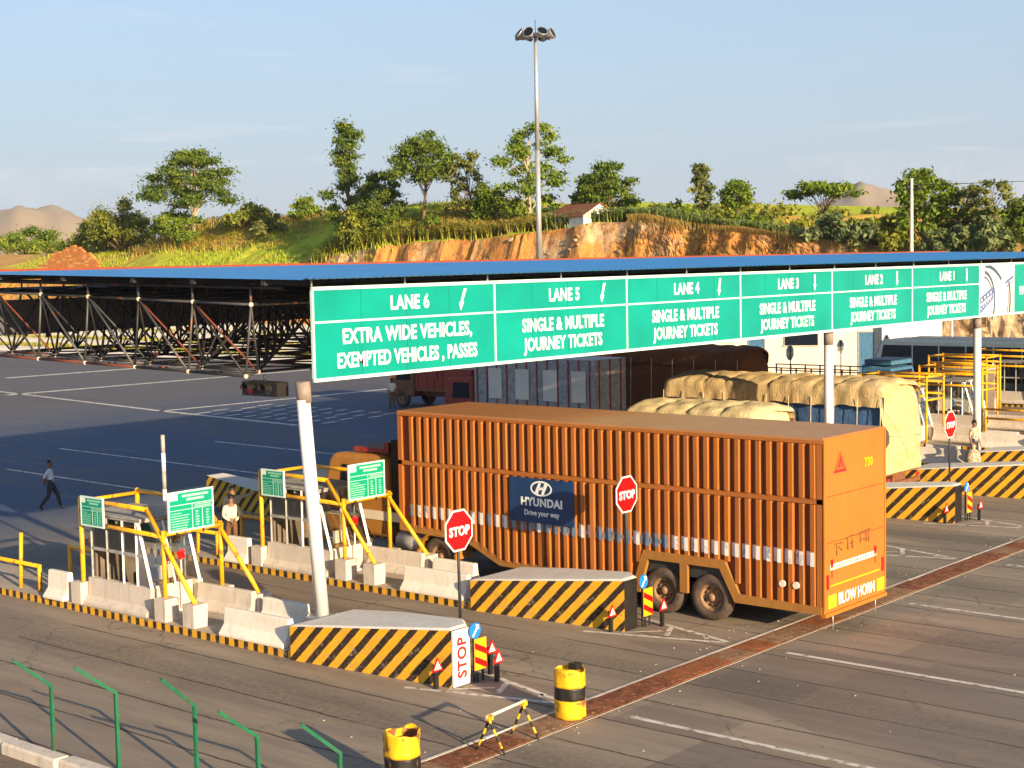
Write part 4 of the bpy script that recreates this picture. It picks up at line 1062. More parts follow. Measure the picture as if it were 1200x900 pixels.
# ================================================================== VEHICLES
def wheel_mesh(R, W):
    """tyre + rim meshes, axis along X, outer face at -X"""
    M = Matrix.Rotation(-PI / 2, 4, 'Y')
    t = MB(); prof = [(R * .56, -W * .36), (R * .60, -W * .5), (R * .80, -W * .54), (R * .93, -W * .47), (R, -W * .36)]
    prof = prof + [(R, 0), (R, W * .36), (R * .93, W * .47), (R * .8, W * .54), (R * .6, W * .5), (R * .56, W * .36)]
    t.lathe(prof, 32, M)
    for i in range(40):
        a = 2 * PI * i / 40
        t.box((0, 0, R * 1.0), (W * .62, R * .07, R * .03), 0, Matrix.Rotation(a, 4, 'X'))
    r = MB(); r.lathe([(0.001, W * .40), (R * .14, W * .40), (R * .17, W * .30), (R * .20, W * .12), (R * .42, W * .10), (R * .48, W * .30), (R * .58, W * .44), (R * .60, W * .36)], 24, M)
    for i in range(8):
        a = 2 * PI * i / 8
        r.box((-W * .16, 0, R * .30), (W * .16, R * .07, R * .07), 0, Matrix.Rotation(a, 4, 'X'))
    h = MB()
    for i in range(8):
        a = 2 * PI * (i + .5) / 8
        h.box((-W * .125, 0, R * .40), (W * .06, R * .11, R * .07), 0, Matrix.Rotation(a, 4, 'X'))
    return t, r, h
WM = {}
def wheel(parent, x, y, R, W, flip=False):
    k = (R, W)
    if k not in WM:
        t, r, h = wheel_mesh(R, W); WM[k] = (t.mesh('wheel', MT['rubber']), r.mesh('rim', MT['rim']), h.mesh('rim_hole', MT['void']))
    o = link('wheel', WM[k][0], parent, (x, y, R))
    link('rim', WM[k][1], o); link('rim_hole', WM[k][2], o)
    if flip: o.rotation_euler = (0, 0, PI)
    return o

# ------ orange articulated container truck
TXL, TW, TR, TF = 28.45, 2.74, 15.80, 28.05
tk = thing('articulated_truck', 'orange articulated truck with a tall ribbed car-carrier box and blue side panel', 'truck', (TXL, TR, 0))
LN = TF - TR
ZT = 4.16
def side_poly(zb=0.55):
    return [(0, zb), (2.0, zb), (2.35, 1.22), (4.52, 1.22), (4.75, zb + .02), (8.85, zb + .02), (9.9, 1.02), (10.2, 1.12), (LN, 1.12), (LN, ZT - .02), (0, ZT - .02)]
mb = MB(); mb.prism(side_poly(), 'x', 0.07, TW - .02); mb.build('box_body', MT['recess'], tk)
mb = MB(); mb.bbox((0.0, 0.02, ZT - .02), (TW, LN, ZT + .03)); mb.build('box_roof', MT['orange_roof'], tk)
# ribs, upper and lower tier, every one a part
def rib_mesh(h): return MB().prism([(0.0, 0.0), (0.0, .148), (-.100, .124), (-.100, .024)], 'z', 0, h)
RM = {}
def rib(y, z0, z1):
    h = round(z1 - z0, 2)
    if h < .1: return
    if h not in RM: RM[h] = rib_mesh(h).mesh('rib', MT['orange_side'])
    o = link('rib', RM[h], tk, (0.072, y, z0)); o.rotation_euler = (random.uniform(-.004, .004), random.uniform(-.006, .006), random.uniform(-.03, .03) if random.random() < .85 else random.uniform(-.12, .12))
RP = 0.262
k = int((LN - .3) / RP)
def zbot(y):
    for (y0, z0), (y1, z1) in zip(side_poly()[:8], side_poly()[1:9]):
        if y0 <= y <= y1: return z0 + (z1 - z0) * (y - y0) / (y1 - y0)
    return .55
for i in range(k):
    y = .16 + i * RP
    rib(y, 2.93, ZT - .10)
    rib(y, max(zbot(y), zbot(y + .15)) + (.10 if y < 2 or y > 4.7 else .16), 2.80)
mb = MB(); mb.bbox((0.0, 0.0, 2.81), (.068, LN, 2.92)); mb.build('mid_rail', MT['orange_side'], tk)
mb = MB(); mb.bbox((-.005, 0.0, ZT - .09), (.068, LN, ZT - .022)); mb.build('top_rail', MT['orange_side'], tk)
mb = MB(); mb.bbox((0.0, 0.0, .50), (.068, 0.15, ZT - .1)); mb.bbox((0.0, LN - .13, 1.1), (.068, LN, ZT - .1)); mb.build('corner_post', MT['orange_side'], tk)
# fairing round the rear wheels and lower skirt
def strip_x(pts_o, pts_i, x0, x1, mt, name):
    mb = MB(); n = len(pts_o); vs = []
    for x in (x0, x1):
        vs += [(x, *p) for p in pts_o] + [(x, *p) for p in pts_i]
    N = 2 * n; fs = []
    for i in range(n - 1):
        fs += [(i, i + 1, n + i + 1, n + i), (N + i, N + n + i, N + n + i + 1, N + i + 1), (i, N + i, N + i + 1, i + 1), (n + i, n + i + 1, N + n + i + 1, N + n + i)]
    fs += [(0, n, N + n, N), (n - 1, N + n - 1, N + 2 * n - 1, 2 * n - 1)]
    return mb.add(vs, fs).build(name, mt, tk)
strip_x([(0.02, .66), (2.02, .70), (2.40, 1.40), (4.55, 1.40), (4.90, .42)], [(0.02, .50), (2.14, .50), (2.52, 1.20), (4.43, 1.20), (4.66, .42)], -.03, .069, MT['fairing'], 'wheel_fairing')
mb = MB(); mb.bbox((-.028, 3.36, .55), (.05, 3.56, 1.2)); mb.build('wheel_divider', MT['fairing'], tk)
strip_x([(4.95, .69), (8.80, .69), (9.85, 1.20), (LN, 1.30)], [(4.95, .54), (8.86, .54), (9.95, 1.02), (LN, 1.10)], -.01, .069, MT['fairing'], 'lower_rail')
mb = MB(); mb.bbox((.10, 2.3, .9), (2.5, 4.6, 1.2)); mb.bbox((.5, .3, .45), (2.3, 9, .7)); mb.build('chassis', MT['dark_steel'], tk)
for y in (2.80, 4.06): wheel(tk, .17, y, .51, .30); wheel(tk, TW - .19, y, .51, .30, True)
# reflective stripe pieces: one plate on every rib
sw = [MB().bbox((-.004, .028, 0), (0, .122, .30)).mesh('stripe_plate', MT[q]) for q in ('stripe_white', 'stripe_blue')]
sw3 = [MB().bbox((0, .0, 0), (.004, .114, .30)).mesh('stripe_plate', MT[q]) for q in ('stripe_white', 'stripe_blue')]
for i in range(k):
    y = .16 + i * RP
    if 6.35 < y < 8.4: m_ = 1 if random.random() < .7 else 0
    elif 3.4 < y < 6.4: m_ = 1 if random.random() < .42 else 0
    else: m_ = 1 if random.random() < .08 else 0
    link('stripe_plate', sw[m_], tk, (.072 - .101, y, 1.50)); link("stripe_plate", sw3[m_], tk, (.064, y + .148, 1.50))
# fragments of worn lettering on the stripe
for i in range(16):
    mb = MB(); y = 4.0 + i * RP; mb.bbox((-.0335, y + .04, 1.54 + random.uniform(0, .08)), (-.0316, y + .04 + random.choice((.03, .05, .07)), 1.74 - random.uniform(0, .08)))
    mb.build('worn_lettering', MT['stripe_blue'], tk)
# blue panel
px = thing('side_panel', None, None)
del px
bpn = MB().bbox((-.052, 6.50, 1.72), (-.031, 8.46, 2.79)).build('advert_panel', MT['navy'], tk)
text('lettering', 'HYUNDAI', 0.27, MT['letter'], bpn, (-.057, 7.47, 2.13), FACE_X, .010, 1.0)
text('lettering', 'Drive your way', 0.185, MT['letter'], bpn, (-.057, 7.47, 1.90), FACE_X, .002, .92)
lg = MB(); N = 36
for i in range(N):
    a0, a1 = 2 * PI * i / N, 2 * PI * (i + 1) / N
    lg.add([(-.057, 7.47 - .33 * math.cos(a0), 2.555 + .185 * math.sin(a0)), (-.057, 7.47 - .33 * math.cos(a1), 2.555 + .185 * math.sin(a1)), (-.057, 7.47 - .285 * math.cos(a1), 2.555 + .145 * math.sin(a1)), (-.057, 7.47 - .285 * math.cos(a0), 2.555 + .145 * math.sin(a0))], [(0, 1, 2, 3)])
def q4(pts): lg.add([(-.0572, 7.47 - u, 2.555 + v) for u, v in pts], [tuple(range(len(pts)))])
q4([(-.20, -.10), (-.10, -.135), (.0, .13), (-.07, .145)]); q4([(.20, .10), (.10, .135), (-.0, -.13), (.07, -.145)]); q4([(-.09, -.05), (.06, -.02), (.09, .05), (-.06, .02)])
lg.build('emblem', MT['letter'], bpn)
# side lamps
for y in (.95, .62):
    b = MB(); b.tube((.0, y, 1.06 - y * .0), (-.05, y, 1.06), .075, 12); b.build('side_lamp', MT['cream'], tk)
# rear face
rear = MB().bbox((.0, -.02, .52), (TW, .018, ZT + .02)).build('rear_panel', MT['orange_rear'], tk)
b = MB()
for x in (0.03, TW - .03): b.bbox((x - .03, -.035, .60), (x + .03, -.021, ZT - .02))
b.bbox((0, -.06, .44), (TW, .04, .515)); b.build('rear_frame', MT['orange_rear'], tk)
for z in (1.98, 2.95): MB().bbox((.08, -.0235, z), (TW - .08, -.0195, z + .014)).build('sheet_seam', MT['recess'], rear)
b = MB(); b.add([(.42, -.026, 3.42), (.98, -.026, 3.42), (.70, -.026, 3.86)], [(0, 1, 2)]); b.build('triangle_mark', MT['darkred'], rear)
b = MB(); b.add([(.46, -.029, 3.48), (.90, -.029, 3.48), (.68, -.029, 3.84)], [(0, 1, 2)]); b.build('triangle_mark', mat('triangle_red_orange', (.78, .09, .02), .5), rear)
b = MB(); b.add([(.60, -.032, 3.53), (.66, -.032, 3.53), (.70, -.032, 3.64), (.74, -.032, 3.53), (.80, -.032, 3.53), (.71, -.032, 3.76), (.69, -.032, 3.76)], [(0, 1, 2, 6), (2, 3, 4, 5, 6)]); b.build('triangle_mark', MT['darkred'], rear)
text('lettering', '730', .26, MT['orange_sign'], rear, (1.95, -.026, 3.42), FACE_Y, .012, .9)
b = MB()
for (x, z, dx, dz) in ((.46, 1.92, .30, .0), (.52, 1.90, .02, -.22), (.60, 1.86, .16, -.10), (.92, 1.98, .36, .02), (1.0, 1.98, .02, -.25), (1.12, 1.84, .14, .02), (1.20, 1.95, .02, -.22), (1.50, 2.0, .5, .03), (1.56, 2.0, .02, -.2), (1.66, 1.86, .14, -.02), (1.82, 1.98, .02, -.2), (1.92, 2.0, .02, -.22)):
    b.tube((x, -.024, z), (x + dx, -.024, z + dz), .016, 5)
b.build('scrawled_writing', mat('faded_scrawl', (.20, .07, .015), .7), rear)
b = MB(); b.bbox((.26, -.0265, 1.40), (2.30, -.0235, 1.52)); b.build('white_band', MT['stripe_white'], rear)
b = MB()
for x in (.62, 1.10, 1.42, 1.78): b.bbox((x, -.030, 1.40), (x + .035, -.027, 1.52))
for i in range(16): b.bbox((.30 + i * .125, -.030, 1.435), (.30 + i * .125 + .05, -.027, 1.485))
b.build('band_lettering', mat('band_lettering_buff', (.62, .36, .10), .6), rear)
b = MB(); b.bbox((.25, -.026, 1.05), (2.45, -.021, 1.085)); b.build('yellow_line', MT['orange_sign'], rear)
text('lettering', 'BLOW HORN', .34, MT['letter'], rear, (1.41, -.027, .63), FACE_Y, .006, .78)
b = MB()
for x in (.16, 2.32): b.bbox((x, -.034, .60), (x + .34, -.0235, .88))
b.build('yellow_plate', mat('plate_yellow', (.85, .52, .02), .5), rear)
b = MB()
for x in (.10, 2.55): b.bbox((x, -.05, 1.02), (x + .07, -.0235, 1.32))
b.build('tail_lamp', MT['darkred'], rear)
b = MB()
for x in (.28, 2.2): b.bbox((x, -.030, 1.46), (x + .10, -.0235, 1.62)); b.bbox((x + .035, -.030, 1.24), (x + .06, -.0235, 1.46))
b.build('red_mark', MT['red'], rear)
for x in (.5, 2.4): 
    b = MB(); b.tube((x, .05, .48), (x, .05, .10), .012, 5); b.build('chain', MT['galv'], tk)
# tractor
cab = MB()
cp = [(12.95, .75), (15.25, .75), (15.45, 1.2), (15.42, 1.9), (15.18, 2.72), (15.0, 2.90), (13.2, 2.95), (12.95, 2.85)]
cab.prism(cp, 'x', .28, 2.52)
cabo = cab.build('cab', MT['fairing'], tk); bv = cabo.modifiers.new('bevel', 'BEVEL'); bv.width = .13; bv.segments = 4; bv.limit_method = 'ANGLE'
MB().add([(.262, 13.35, 1.95), (.262, 14.75, 1.95), (.262, 14.62, 2.62), (.262, 13.35, 2.62)], [(0, 1, 2, 3)]).build('side_window', MT['dark_glass'], tk)
b = MB(); b.bbox((.26, 12.5, 1.22), (.4, 15.3, 1.46)); b.build('cab_band', MT['cream'], tk)
b = MB(); b.bbox((.5, 13.1, 2.96), (2.3, 13.25, 3.25)); b.bbox((.5, 13.25, 2.96), (2.3, 14.4, 3.08)); b.build('roof_rack', MT['truck_red'], tk)
b = MB(); b.bbox((.35, 12.32, 1.1), (2.45, 12.85, 3.35)); b.build('sleeper_gap', MT['void'], tk)
b = MB(); b.bbox((.6, 9.9, .7), (2.2, 15.2, 1.0)); b.build('tractor_chassis', MT['dark_steel'], tk)
b = MB(); b.tube((.35, 11.6, .75), (.35, 12.5, .75), .28, 14); b.build('fuel_tank', MT['galv'], tk)
for y in (10.95,): wheel(tk, .22, y, .52, .32); wheel(tk, TW - .24, y, .52, .32, True)
for y in (14.3,): wheel(tk, .42, y, .52, .30); wheel(tk, TW - .44, y, .52, .30, True)
a = MB()
N = 14
for i in range(N):
    a0, a1 = PI * i / N, PI * (i + 1) / N
    a.add([(-.02, 10.95 + .66 * math.cos(a0), .52 + .64 * math.sin(a0)), (-.02, 10.95 + .66 * math.cos(a1), .52 + .64 * math.sin(a1)), (.6, 10.95 + .66 * math.cos(a1), .52 + .64 * math.sin(a1)), (.6, 10.95 + .66 * math.cos(a0), .52 + .64 * math.sin(a0))], [(0, 1, 2, 3)])
ar = a.build('mudguard', MT['fairing'], tk); md = ar.modifiers.new('thick', 'SOLIDIFY'); md.thickness = .05

# ------ trucks under tarpaulins
def tarp_mesh(W, L, zb, ze, zc, mat_t, seed, folds=10, name='tarpaulin', depth=.075):
    """domed cover with sags between ropes; x across, y along"""
    nx, ny = 44, int(L * 14); vs = []; rd = random.Random(seed)
    ph = [rd.uniform(0, 6) for _ in range(6)]
    for j in range(ny + 1):
        y = L * j / ny
        fr_ = (y / L * folds) % 1.0
        pull = -depth * (1 - abs(math.sin(PI * y / L * folds))) ** 4
        endr = min(1.0, min(y, L - y) / .55); er = math.sqrt(max(0, 1 - (1 - endr) ** 2))
        for i in range(nx + 1):
            u = i / nx * 2 - 1
            a = abs(u) ** 3.2
            prof = 1 - a
            z = ze + (zc - ze) * (max(0, 1 - abs(u) ** 2.4)) ** .6
            x = W / 2 * np.sign(u) * min(1, abs(u) * 1.18) ** .92
            if abs(u) > .86:
                k_ = (abs(u) - .86) / .14; z = ze + (zc - ze) * (max(0, 1 - .86 ** 2.4)) ** .6 * (1 - k_) + (zb - ze) * k_; x = np.sign(u) * W / 2 * (1 + .02 * math.sin(9 * y + seed) * k_)
            sg_ = math.floor(y / L * folds); z += pull * (1 - a * .3) + .018 * math.sin(3.1 * y + 5 * u + ph[0]) + .014 * math.sin(7.7 * y - 9 * u + ph[1]) + .010 * math.sin(17 * u + 4 * y + ph[2]) + .012 * math.sin(sg_ * 2.1 + ph[4]) + .014 * math.sin(9 * u + 3 * sg_) * math.sin(PI * fr_)
            x *= 1 + .022 * (1 - (1 - abs(math.sin(PI * y / L * folds))) ** 2) - .012
            x += .02 * math.sin(11 * y + 8 * z + ph[3])
            zz = zb + (z - zb) * (0.80 + .20 * er)
            vs.append((x, y, zz))
    mb = MB(); mb.add(vs, [(j * (nx + 1) + i, j * (nx + 1) + i + 1, (j + 1) * (nx + 1) + i + 1, (j + 1) * (nx + 1) + i) for j in range(ny) for i in range(nx)], smooth=True)
    return mb.mesh(name, mat_t)
def end_sheet(W, zb, ze, zc, mt, y0, seed):
    """flat-ish hanging rear flap with a rounded top and shallow creases"""
    n, mrow = 30, 34; vs = []
    for j in range(mrow + 1):
        v = j / mrow
        for i in range(n + 1):
            u = i / n * 2 - 1
            top = ze + (zc - ze) * (max(0, 1 - abs(u) ** 2.6)) ** .62 - .02
            z = zb + (top - zb) * v
            y = y0 - .05 - .10 * math.sin(PI * min(1, v * 1.0)) * (1 - u * u) + .018 * math.sin(6 * z + 7 * u + seed) + .02 * abs(math.sin(2.4 * u + z)) + .22 * v ** 6
            vs.append((u * W / 2 * (1.0 - .02 * (1 - v)), y, z))
    mb = MB(); mb.add(vs, [(j * (n + 1) + i, j * (n + 1) + i + 1, (j + 1) * (n + 1) + i + 1, (j + 1) * (n + 1) + i) for j in range(mrow) for i in range(n)], smooth=True)
    return mb.mesh('rear_flap', mt)
def tarp_truck(name, label, x, y, W, L, tarp, side, zc, seed, cabmt, folds, zlow=None):
    t = thing(name, label, 'truck', (x, y, 0), 0, 'loaded trucks queuing under the canopy')
    ze, zb = zc - .42, (zlow or zc - .82)
    link('tarpaulin', tarp_mesh(W, L, zb, ze, zc, MT[tarp], seed, folds), t)
    link('rear_flap', end_sheet(W * .99, .95, ze - .1, zc - .08, MT[tarp], .02, seed), t)
    mb = MB()
    nseg = int(L * 5)
    for sx in (-1, 1):
        vs = []
        for j in range(nseg + 1):
            yy = L * j / nseg
            for z in np.linspace(1.0, ze - .1, 6): vs.append((sx * (W / 2 - .13 + .03 * math.sin(yy * 6.3 + z * 2 + seed)), yy, z))
        mb.add(vs, [(j * 6 + i, (j + 1) * 6 + i, (j + 1) * 6 + i + 1, j * 6 + i + 1) for j in range(nseg) for i in range(5)], smooth=True)
    mb.bbox((-W / 2 + .05, L - .1, 1.0), (W / 2 - .05, L, ze)); mb.build('side_sheet', MT[side], t)
    rp = MB()
    for j in range(folds + 1):
        yy = min(L - .02, max(.02, L * j / folds))
        rp.tube((-W / 2 - .045, yy, zb + .25), (-W / 2 - .03, yy + .06, 1.1), .013, 5)
    rp.build('rope', MT['rope'], t)
    mb = MB(); mb.bbox((-W / 2, .05, .88), (W / 2, L, 1.0)); mb.bbox((-.45, .1, .6), (.45, L + 2, .88)); mb.bbox((-W / 2 + .1, -.04, .52), (W / 2 - .1, .04, .66)); mb.build('bed', MT['truck_brown'], t)
    c = MB(); c.prism([(L + .25, .7), (L + 2.0, .7), (L + 2.05, 1.6), (L + 1.8, 2.5), (L + .25, 2.55)], 'x', -W / 2 + .1, W / 2 - .1); co = c.build('cab', MT[cabmt], t)
    bv = co.modifiers.new('bevel', 'BEVEL'); bv.width = .1; bv.segments = 3
    for yy in (1.2, 2.3, L + .9):
        wheel(t, -W / 2 + .2, yy, .5, .3); wheel(t, W / 2 - .2, yy, .5, .3, True)
    b = MB()
    for sx in (-1, 1): b.bbox((sx * W * .38 - .1, -.07, .70), (sx * W * .38 + .1, -.041, .82))
    b.build('tail_lamp', MT['darkred'], t)
    b = MB()
    for sx in (-1, 1): b.bbox((sx * W * .3 - .22, -.02, .30), (sx * W * .3 + .22, .01, .60))
    b.build('mud_flap', MT['black'], t)
    return t
tt = tarp_truck('tarpaulin_truck', 'truck loaded high under a roped tan tarpaulin over blue side sheets', 46.1, 22.75, 2.72, 8.3, 'tarp_tan', 'tarp_blue', 3.95, 4, 'truck_red', 10)
fl = MB()
for p, q in (((-1.2, 3.0), (.6, 1.2)), ((-.3, 3.75), (.9, 1.6)), ((1.1, 2.9), (-.8, 1.3)), ((-1.25, 2.2), (1.25, 2.05)), ((-1.25, 1.75), (1.25, 1.7))):
    fl.tube((p[0], -.155, p[1]), (q[0], -.165, q[1]), .007, 4)
fl.build('flap_cord', MT['rope'], tt)
tarp_truck('tarpaulin_truck', 'truck with a low cream tarpaulin, only its top showing over the orange trailer', 40.3, 24.0, 2.5, 4.6, 'tarp_cream', 'tarp_brown', 3.55, 9, 'truck_brown', 4)
tarp_truck('tarpaulin_truck', 'truck with a dark brown sloping tarpaulin behind the tan tarpaulin truck', 60.4, 37.0, 2.6, 7.0, 'tarp_brown', 'tarp_brown', 3.9, 5, 'truck_red', 6)

def box_truck(name, label, x, y, rz, body, cabmt, H, L, panels=None, rails=False, W=2.4):
    """body towards -y, cab front at +y, local frame"""
    t = thing(name, label, 'truck', (x, y, 0), rz, 'loaded trucks queuing under the canopy')
    mb = MB(); mb.bbox((-W / 2, 0, .95), (W / 2, L, 1.1)); mb.bbox((-.45, -.1, .6), (.45, L + 1.9, .949)); mb.build('bed', MT['truck_brown'], t)
    if rails:
        mb = MB()
        for sx in (-1, 1):
            for yy in np.arange(.05, L, .85): mb.bbox((sx * W / 2 - .03, yy - .03, 1.1), (sx * W / 2 + .03, yy + .03, H))
            for z in np.linspace(1.35, H, 4): mb.bbox((sx * W / 2 - .02, 0, z - .03), (sx * W / 2 + .02, L, z + .03))
        mb.build('stake_side', MT[body], t)
    else:
        mb = MB(); mb.bbox((-W / 2, 0, 1.101), (W / 2, L, H)); mb.build('cargo_box', MT[body], t)
        mb = MB()
        for yy in np.arange(.2, L, .6):
            for sx in (-1, 1): mb.bbox((sx * (W / 2 + .02) - .02, yy - .03, 1.12), (sx * (W / 2 + .02) + .02, yy + .03, H - .02))
        for xx in (-.8, 0, .8): mb.bbox((xx - .03, -.04, 1.12), (xx + .03, -.001, H - .02))
        mb.build('side_batten', MT[cabmt], t)
        if panels:
            for sx in (-1, 1):
                for i in range(4): MB().bbox((sx * (W / 2 + .045) - .004, .4 + i * L / 4.3, 1.6), (sx * (W / 2 + .045) + .004, .4 + i * L / 4.3 + .8, H - .5)).build('painted_panel', MT[panels], t)
    c = MB(); c.prism([(L + .15, .6), (L + 1.95, .6), (L + 2.05, 1.35), (L + 1.75, 2.45), (L + .15, 2.6)], 'x', -W / 2 + .06, W / 2 - .06); co = c.build('cab', MT[cabmt], t)
    bv = co.modifiers.new('bevel', 'BEVEL'); bv.width = .09; bv.segments = 3
    ws = MB(); ws.add([(-.95, L + 2.035, 1.52), (.95, L + 2.035, 1.52), (.88, L + 1.80, 2.32), (-.88, L + 1.80, 2.32)], [(0, 1, 2, 3)]); ws.build('windscreen', MT['dark_glass'], t)
    for sx in (-1, 1):
        MB().add([(sx * (W / 2 - .05), L + .4, 1.5), (sx * (W / 2 - .05), L + 1.5, 1.5), (sx * (W / 2 - .05), L + 1.4, 2.25), (sx * (W / 2 - .05), L + .4, 2.25)], [(0, 1, 2, 3)]).build('side_window', MT['dark_glass'], t)
        MB().tube((sx * .8, L + 2.0, .95), (sx * .8, L + 2.06, .95), .12, 12).build('headlight', MT['cream'], t)
    b = MB(); b.bbox((-1.1, L + 1.98, .55), (1.1, L + 2.12, .78)); b.build('bumper', MT['cream'], t)
    b = MB(); b.bbox((-.75, L + 2.02, 1.05), (.75, L + 2.07, 1.35)); b.build('grille', MT['black'], t)
    b = MB(); b.bbox((-1.1, L + .3, 2.6), (1.1, L + 1.7, 2.85)); b.build('cab_visor_rack', MT[cabmt], t)
    for yy in (1.3, L + 1.1):
        wheel(t, -W / 2 + .18, yy, .48, .3); wheel(t, W / 2 - .18, yy, .48, .3, True)
    return t
box_truck('cargo_truck', 'blue-cabbed truck with open stake sides, seen over the tan tarpaulin', 69.5, 42.0, PI, 'truck_brown', 'truck_blue', 2.3, 6.0, rails=True)
box_truck('stake_truck', 'empty truck with open dark stake sides in front of the cream building', 72.0, 45.0, 0.0, 'truck_brown', 'truck_red', 2.3, 8.5, rails=True)
box_truck('cargo_truck', 'grey box truck with rust red battens and pale panels in the middle lanes', 55.6, 41.5, 0.0, 'truck_grey', 'truck_red', 3.5, 7.0, 'cream')
box_truck('cargo_truck', 'dark red box truck farther along the middle lanes', 62.5, 52.0, 0.0, 'truck_red', 'truck_brown', 3.4, 7.0, 'truck_red')

# ------ bus
bs = thing('bus', 'long blue-grey bus with dark tinted windows passing at the right', 'bus', (79.3, 27.0, 0), 0)
LB, WB, HB = 13.4, 2.5, 3.25
pr = [(0, .45), (LB - .1, .45), (LB + .12, 1.2), (LB - .55, HB - .12), (LB - .9, HB), (.15, HB), (0, HB - .2)]
mb = MB(); mb.prism(pr, 'x', -WB / 2, WB / 2); o = mb.build('body', MT['bus_grey'], bs); bv = o.modifiers.new('bevel', 'BEVEL'); bv.width = .12; bv.segments = 3
for sx in (-1, 1):
    for i in range(8):
        y0 = .3 + i * 1.52; y1 = y0 + 1.44
        x = sx * (WB / 2 + .004)
        if i < 7: MB().add([(x, y0, 1.10), (x, y1, 1.10), (x, y1, HB - .30), (x, y0, HB - .30)], [(0, 1, 2, 3)]).build('window', MT['dark_glass'], bs)
        else: MB().add([(x, y0, 1.15), (x, y1 + .55, 1.15), (x, y1 + .22, HB - .30), (x, y0, HB - .30)], [(0, 1, 2, 3)]).build('window', MT['dark_glass'], bs)
MB().add([(-1.1, LB + .135, 1.25), (1.1, LB + .135, 1.25), (1.05, LB - .47, HB - .3), (-1.05, LB - .47, HB - .3)], [(0, 1, 2, 3)]).build('windscreen', MT['dark_glass'], bs)
b = MB(); b.bbox((-WB / 2 - .012, .1, .50), (WB / 2 + .012, LB - .3, .62)); b.build('skirt_trim', MT['galv'], bs)
b = MB(); b.bbox((-.9, 1.0, HB + .001), (.9, LB - 2, HB + .10)); b.build('roof_pod', MT['bus_grey'], bs)
for y in (3.0, 10.6): wheel(bs, -WB / 2 + .16, y, .5, .3); wheel(bs, WB / 2 - .16, y, .5, .3, True)

# ================================================================== BUILDINGS
hb2 = thing('plaza_building', 'low cream and white flat-roofed plaza office with doors behind the lane sign', 'building', (93.0, 43.4, 0), math.radians(30))
WL = 22.0
mb = MB(); mb.bbox((0, 3.5, 0), (5.0, WL, 4.0)); mb.build('wall', MT['cream'], hb2)
mb = MB(); mb.bbox((-.6, -.2, 0), (4.6, 3.498, 4.3)); mb.build('wall', MT['whitewall'], hb2)
mb = MB(); mb.bbox((-.35, 3.3, 4.0), (5.3, WL + .3, 4.22)); mb.bbox((-.8, -.4, 4.301), (4.8, 3.7, 4.5)); mb.build('roof', MT['concrete'], hb2)
def opening(y0, y1, z0, z1, door=False):
    f = MB(); t_ = .07
    for a in ((y0 - t_, z0, y0, z1), (y1, z0, y1 + t_, z1), (y0 - t_, z1, y1 + t_, z1 + t_)): f.bbox((-.05, a[0], a[1]), (.02, a[2], a[3]))
    o = f.build('door' if door else 'window', MT['truck_grey'], hb2)
    MB().bbox((-.015, y0, z0), (.012, y1, z1)).build('leaf' if door else 'pane', MT['truck_blue'] if door else MT['dark_glass'], o)
    if not door: MB().bbox((-.10, y0 - .1, z0 - .08), (.015, y1 + .1, z0)).build('sill', MT['concrete'], o)
opening(4.0, 4.9, 0.15, 2.9, True); opening(7.5, 9.6, 2.1, 3.0); opening(10.9, 11.9, .2, 2.7, True); opening(13.0, 14.4, 2.4, 3.1); opening(15.2, 17.3, 1.3, 2.9); opening(18.5, 20.5, 1.5, 2.9)
hs = thing('farm_house', 'small white-gabled house with a clay tile roof on the hill crest', 'house', (104.0, 80.2, hz(104.0, 80.2) - .1), math.radians(-108)); hs.scale = (.72, .72, .72)
mb = MB(); mb.prism([(-2.2, 0), (2.2, 0), (2.2, 1.5), (0, 2.75), (-2.2, 1.5)], 'x', -3.4, 3.4); mb.build('wall', MT['whitewall'], hs)
rf = thing('roof', None, None); rf.parent = hs
for s_ in (-1, 1):
    for r0 in range(7):
        t0, t1 = r0 / 7, (r0 + 1) / 7 + .03
        y0, y1 = s_ * (2.6 - 2.6 * t0), s_ * (2.6 - 2.6 * t1); z0, z1 = 1.32 + 1.52 * t0, 1.32 + 1.52 * t1
        MB().add([(-3.7, y0, z0 + .07), (3.7, y0, z0 + .07), (3.7, y1, z1 + .03), (-3.7, y1, z1 + .03), (-3.7, y0, z0), (3.7, y0, z0), (3.7, y1, z1 - .04), (-3.7, y1, z1 - .04)], [(0, 1, 2, 3), (4, 5, 6, 7), (0, 1, 5, 4), (2, 3, 7, 6), (0, 3, 7, 4), (1, 2, 6, 5)]).build('tile_course', MT['tile'], rf)
w_ = MB().bbox((-.5, -2.24, .5), (.4, -2.19, 1.2)).build('window', MT['truck_grey'], hs); MB().bbox((-.42, -2.26, .56), (.32, -2.245, 1.14)).build('pane', MT['dark_glass'], w_)
# ruined mud-brick wall on the left: every course brick is a piece
ru = thing('ruined_wall', 'ruined orange mud-brick wall crumbling on the hill at far left', 'ruin', (104.8, 155.8, hz(104.8, 155.8) - .25), math.radians(96))
bm1 = MB().bbox((-.30, -.22, -.105), (.30, .22, .105)).mesh('brick', MT['mud']); bm2 = MB().bbox((-.30, -.22, -.105), (.30, .22, .105)).mesh('brick', MT['mud2'])
rdm = random.Random(2)
for rw in range(14):
    for c_ in range(17):
        x = -5.0 + c_ * .62 + (rw % 2) * .31; top = np.interp(x, [-5, -4.2, -1.8, -0.9, 1, 2.8, 3.4, 5.2], [4, 7, 13, 13, 11, 10, 5, 2]) + rdm.uniform(-.6, .6)
        if rw > top: continue
        o = link('brick', bm1 if rdm.random() < .7 else bm2, ru, (x, rdm.uniform(-.03, .03), .11 + rw * .222)); o.rotation_euler = (rdm.uniform(-.02, .02), rdm.uniform(-.02, .02), rdm.uniform(-.04, .04))
mb = MB()
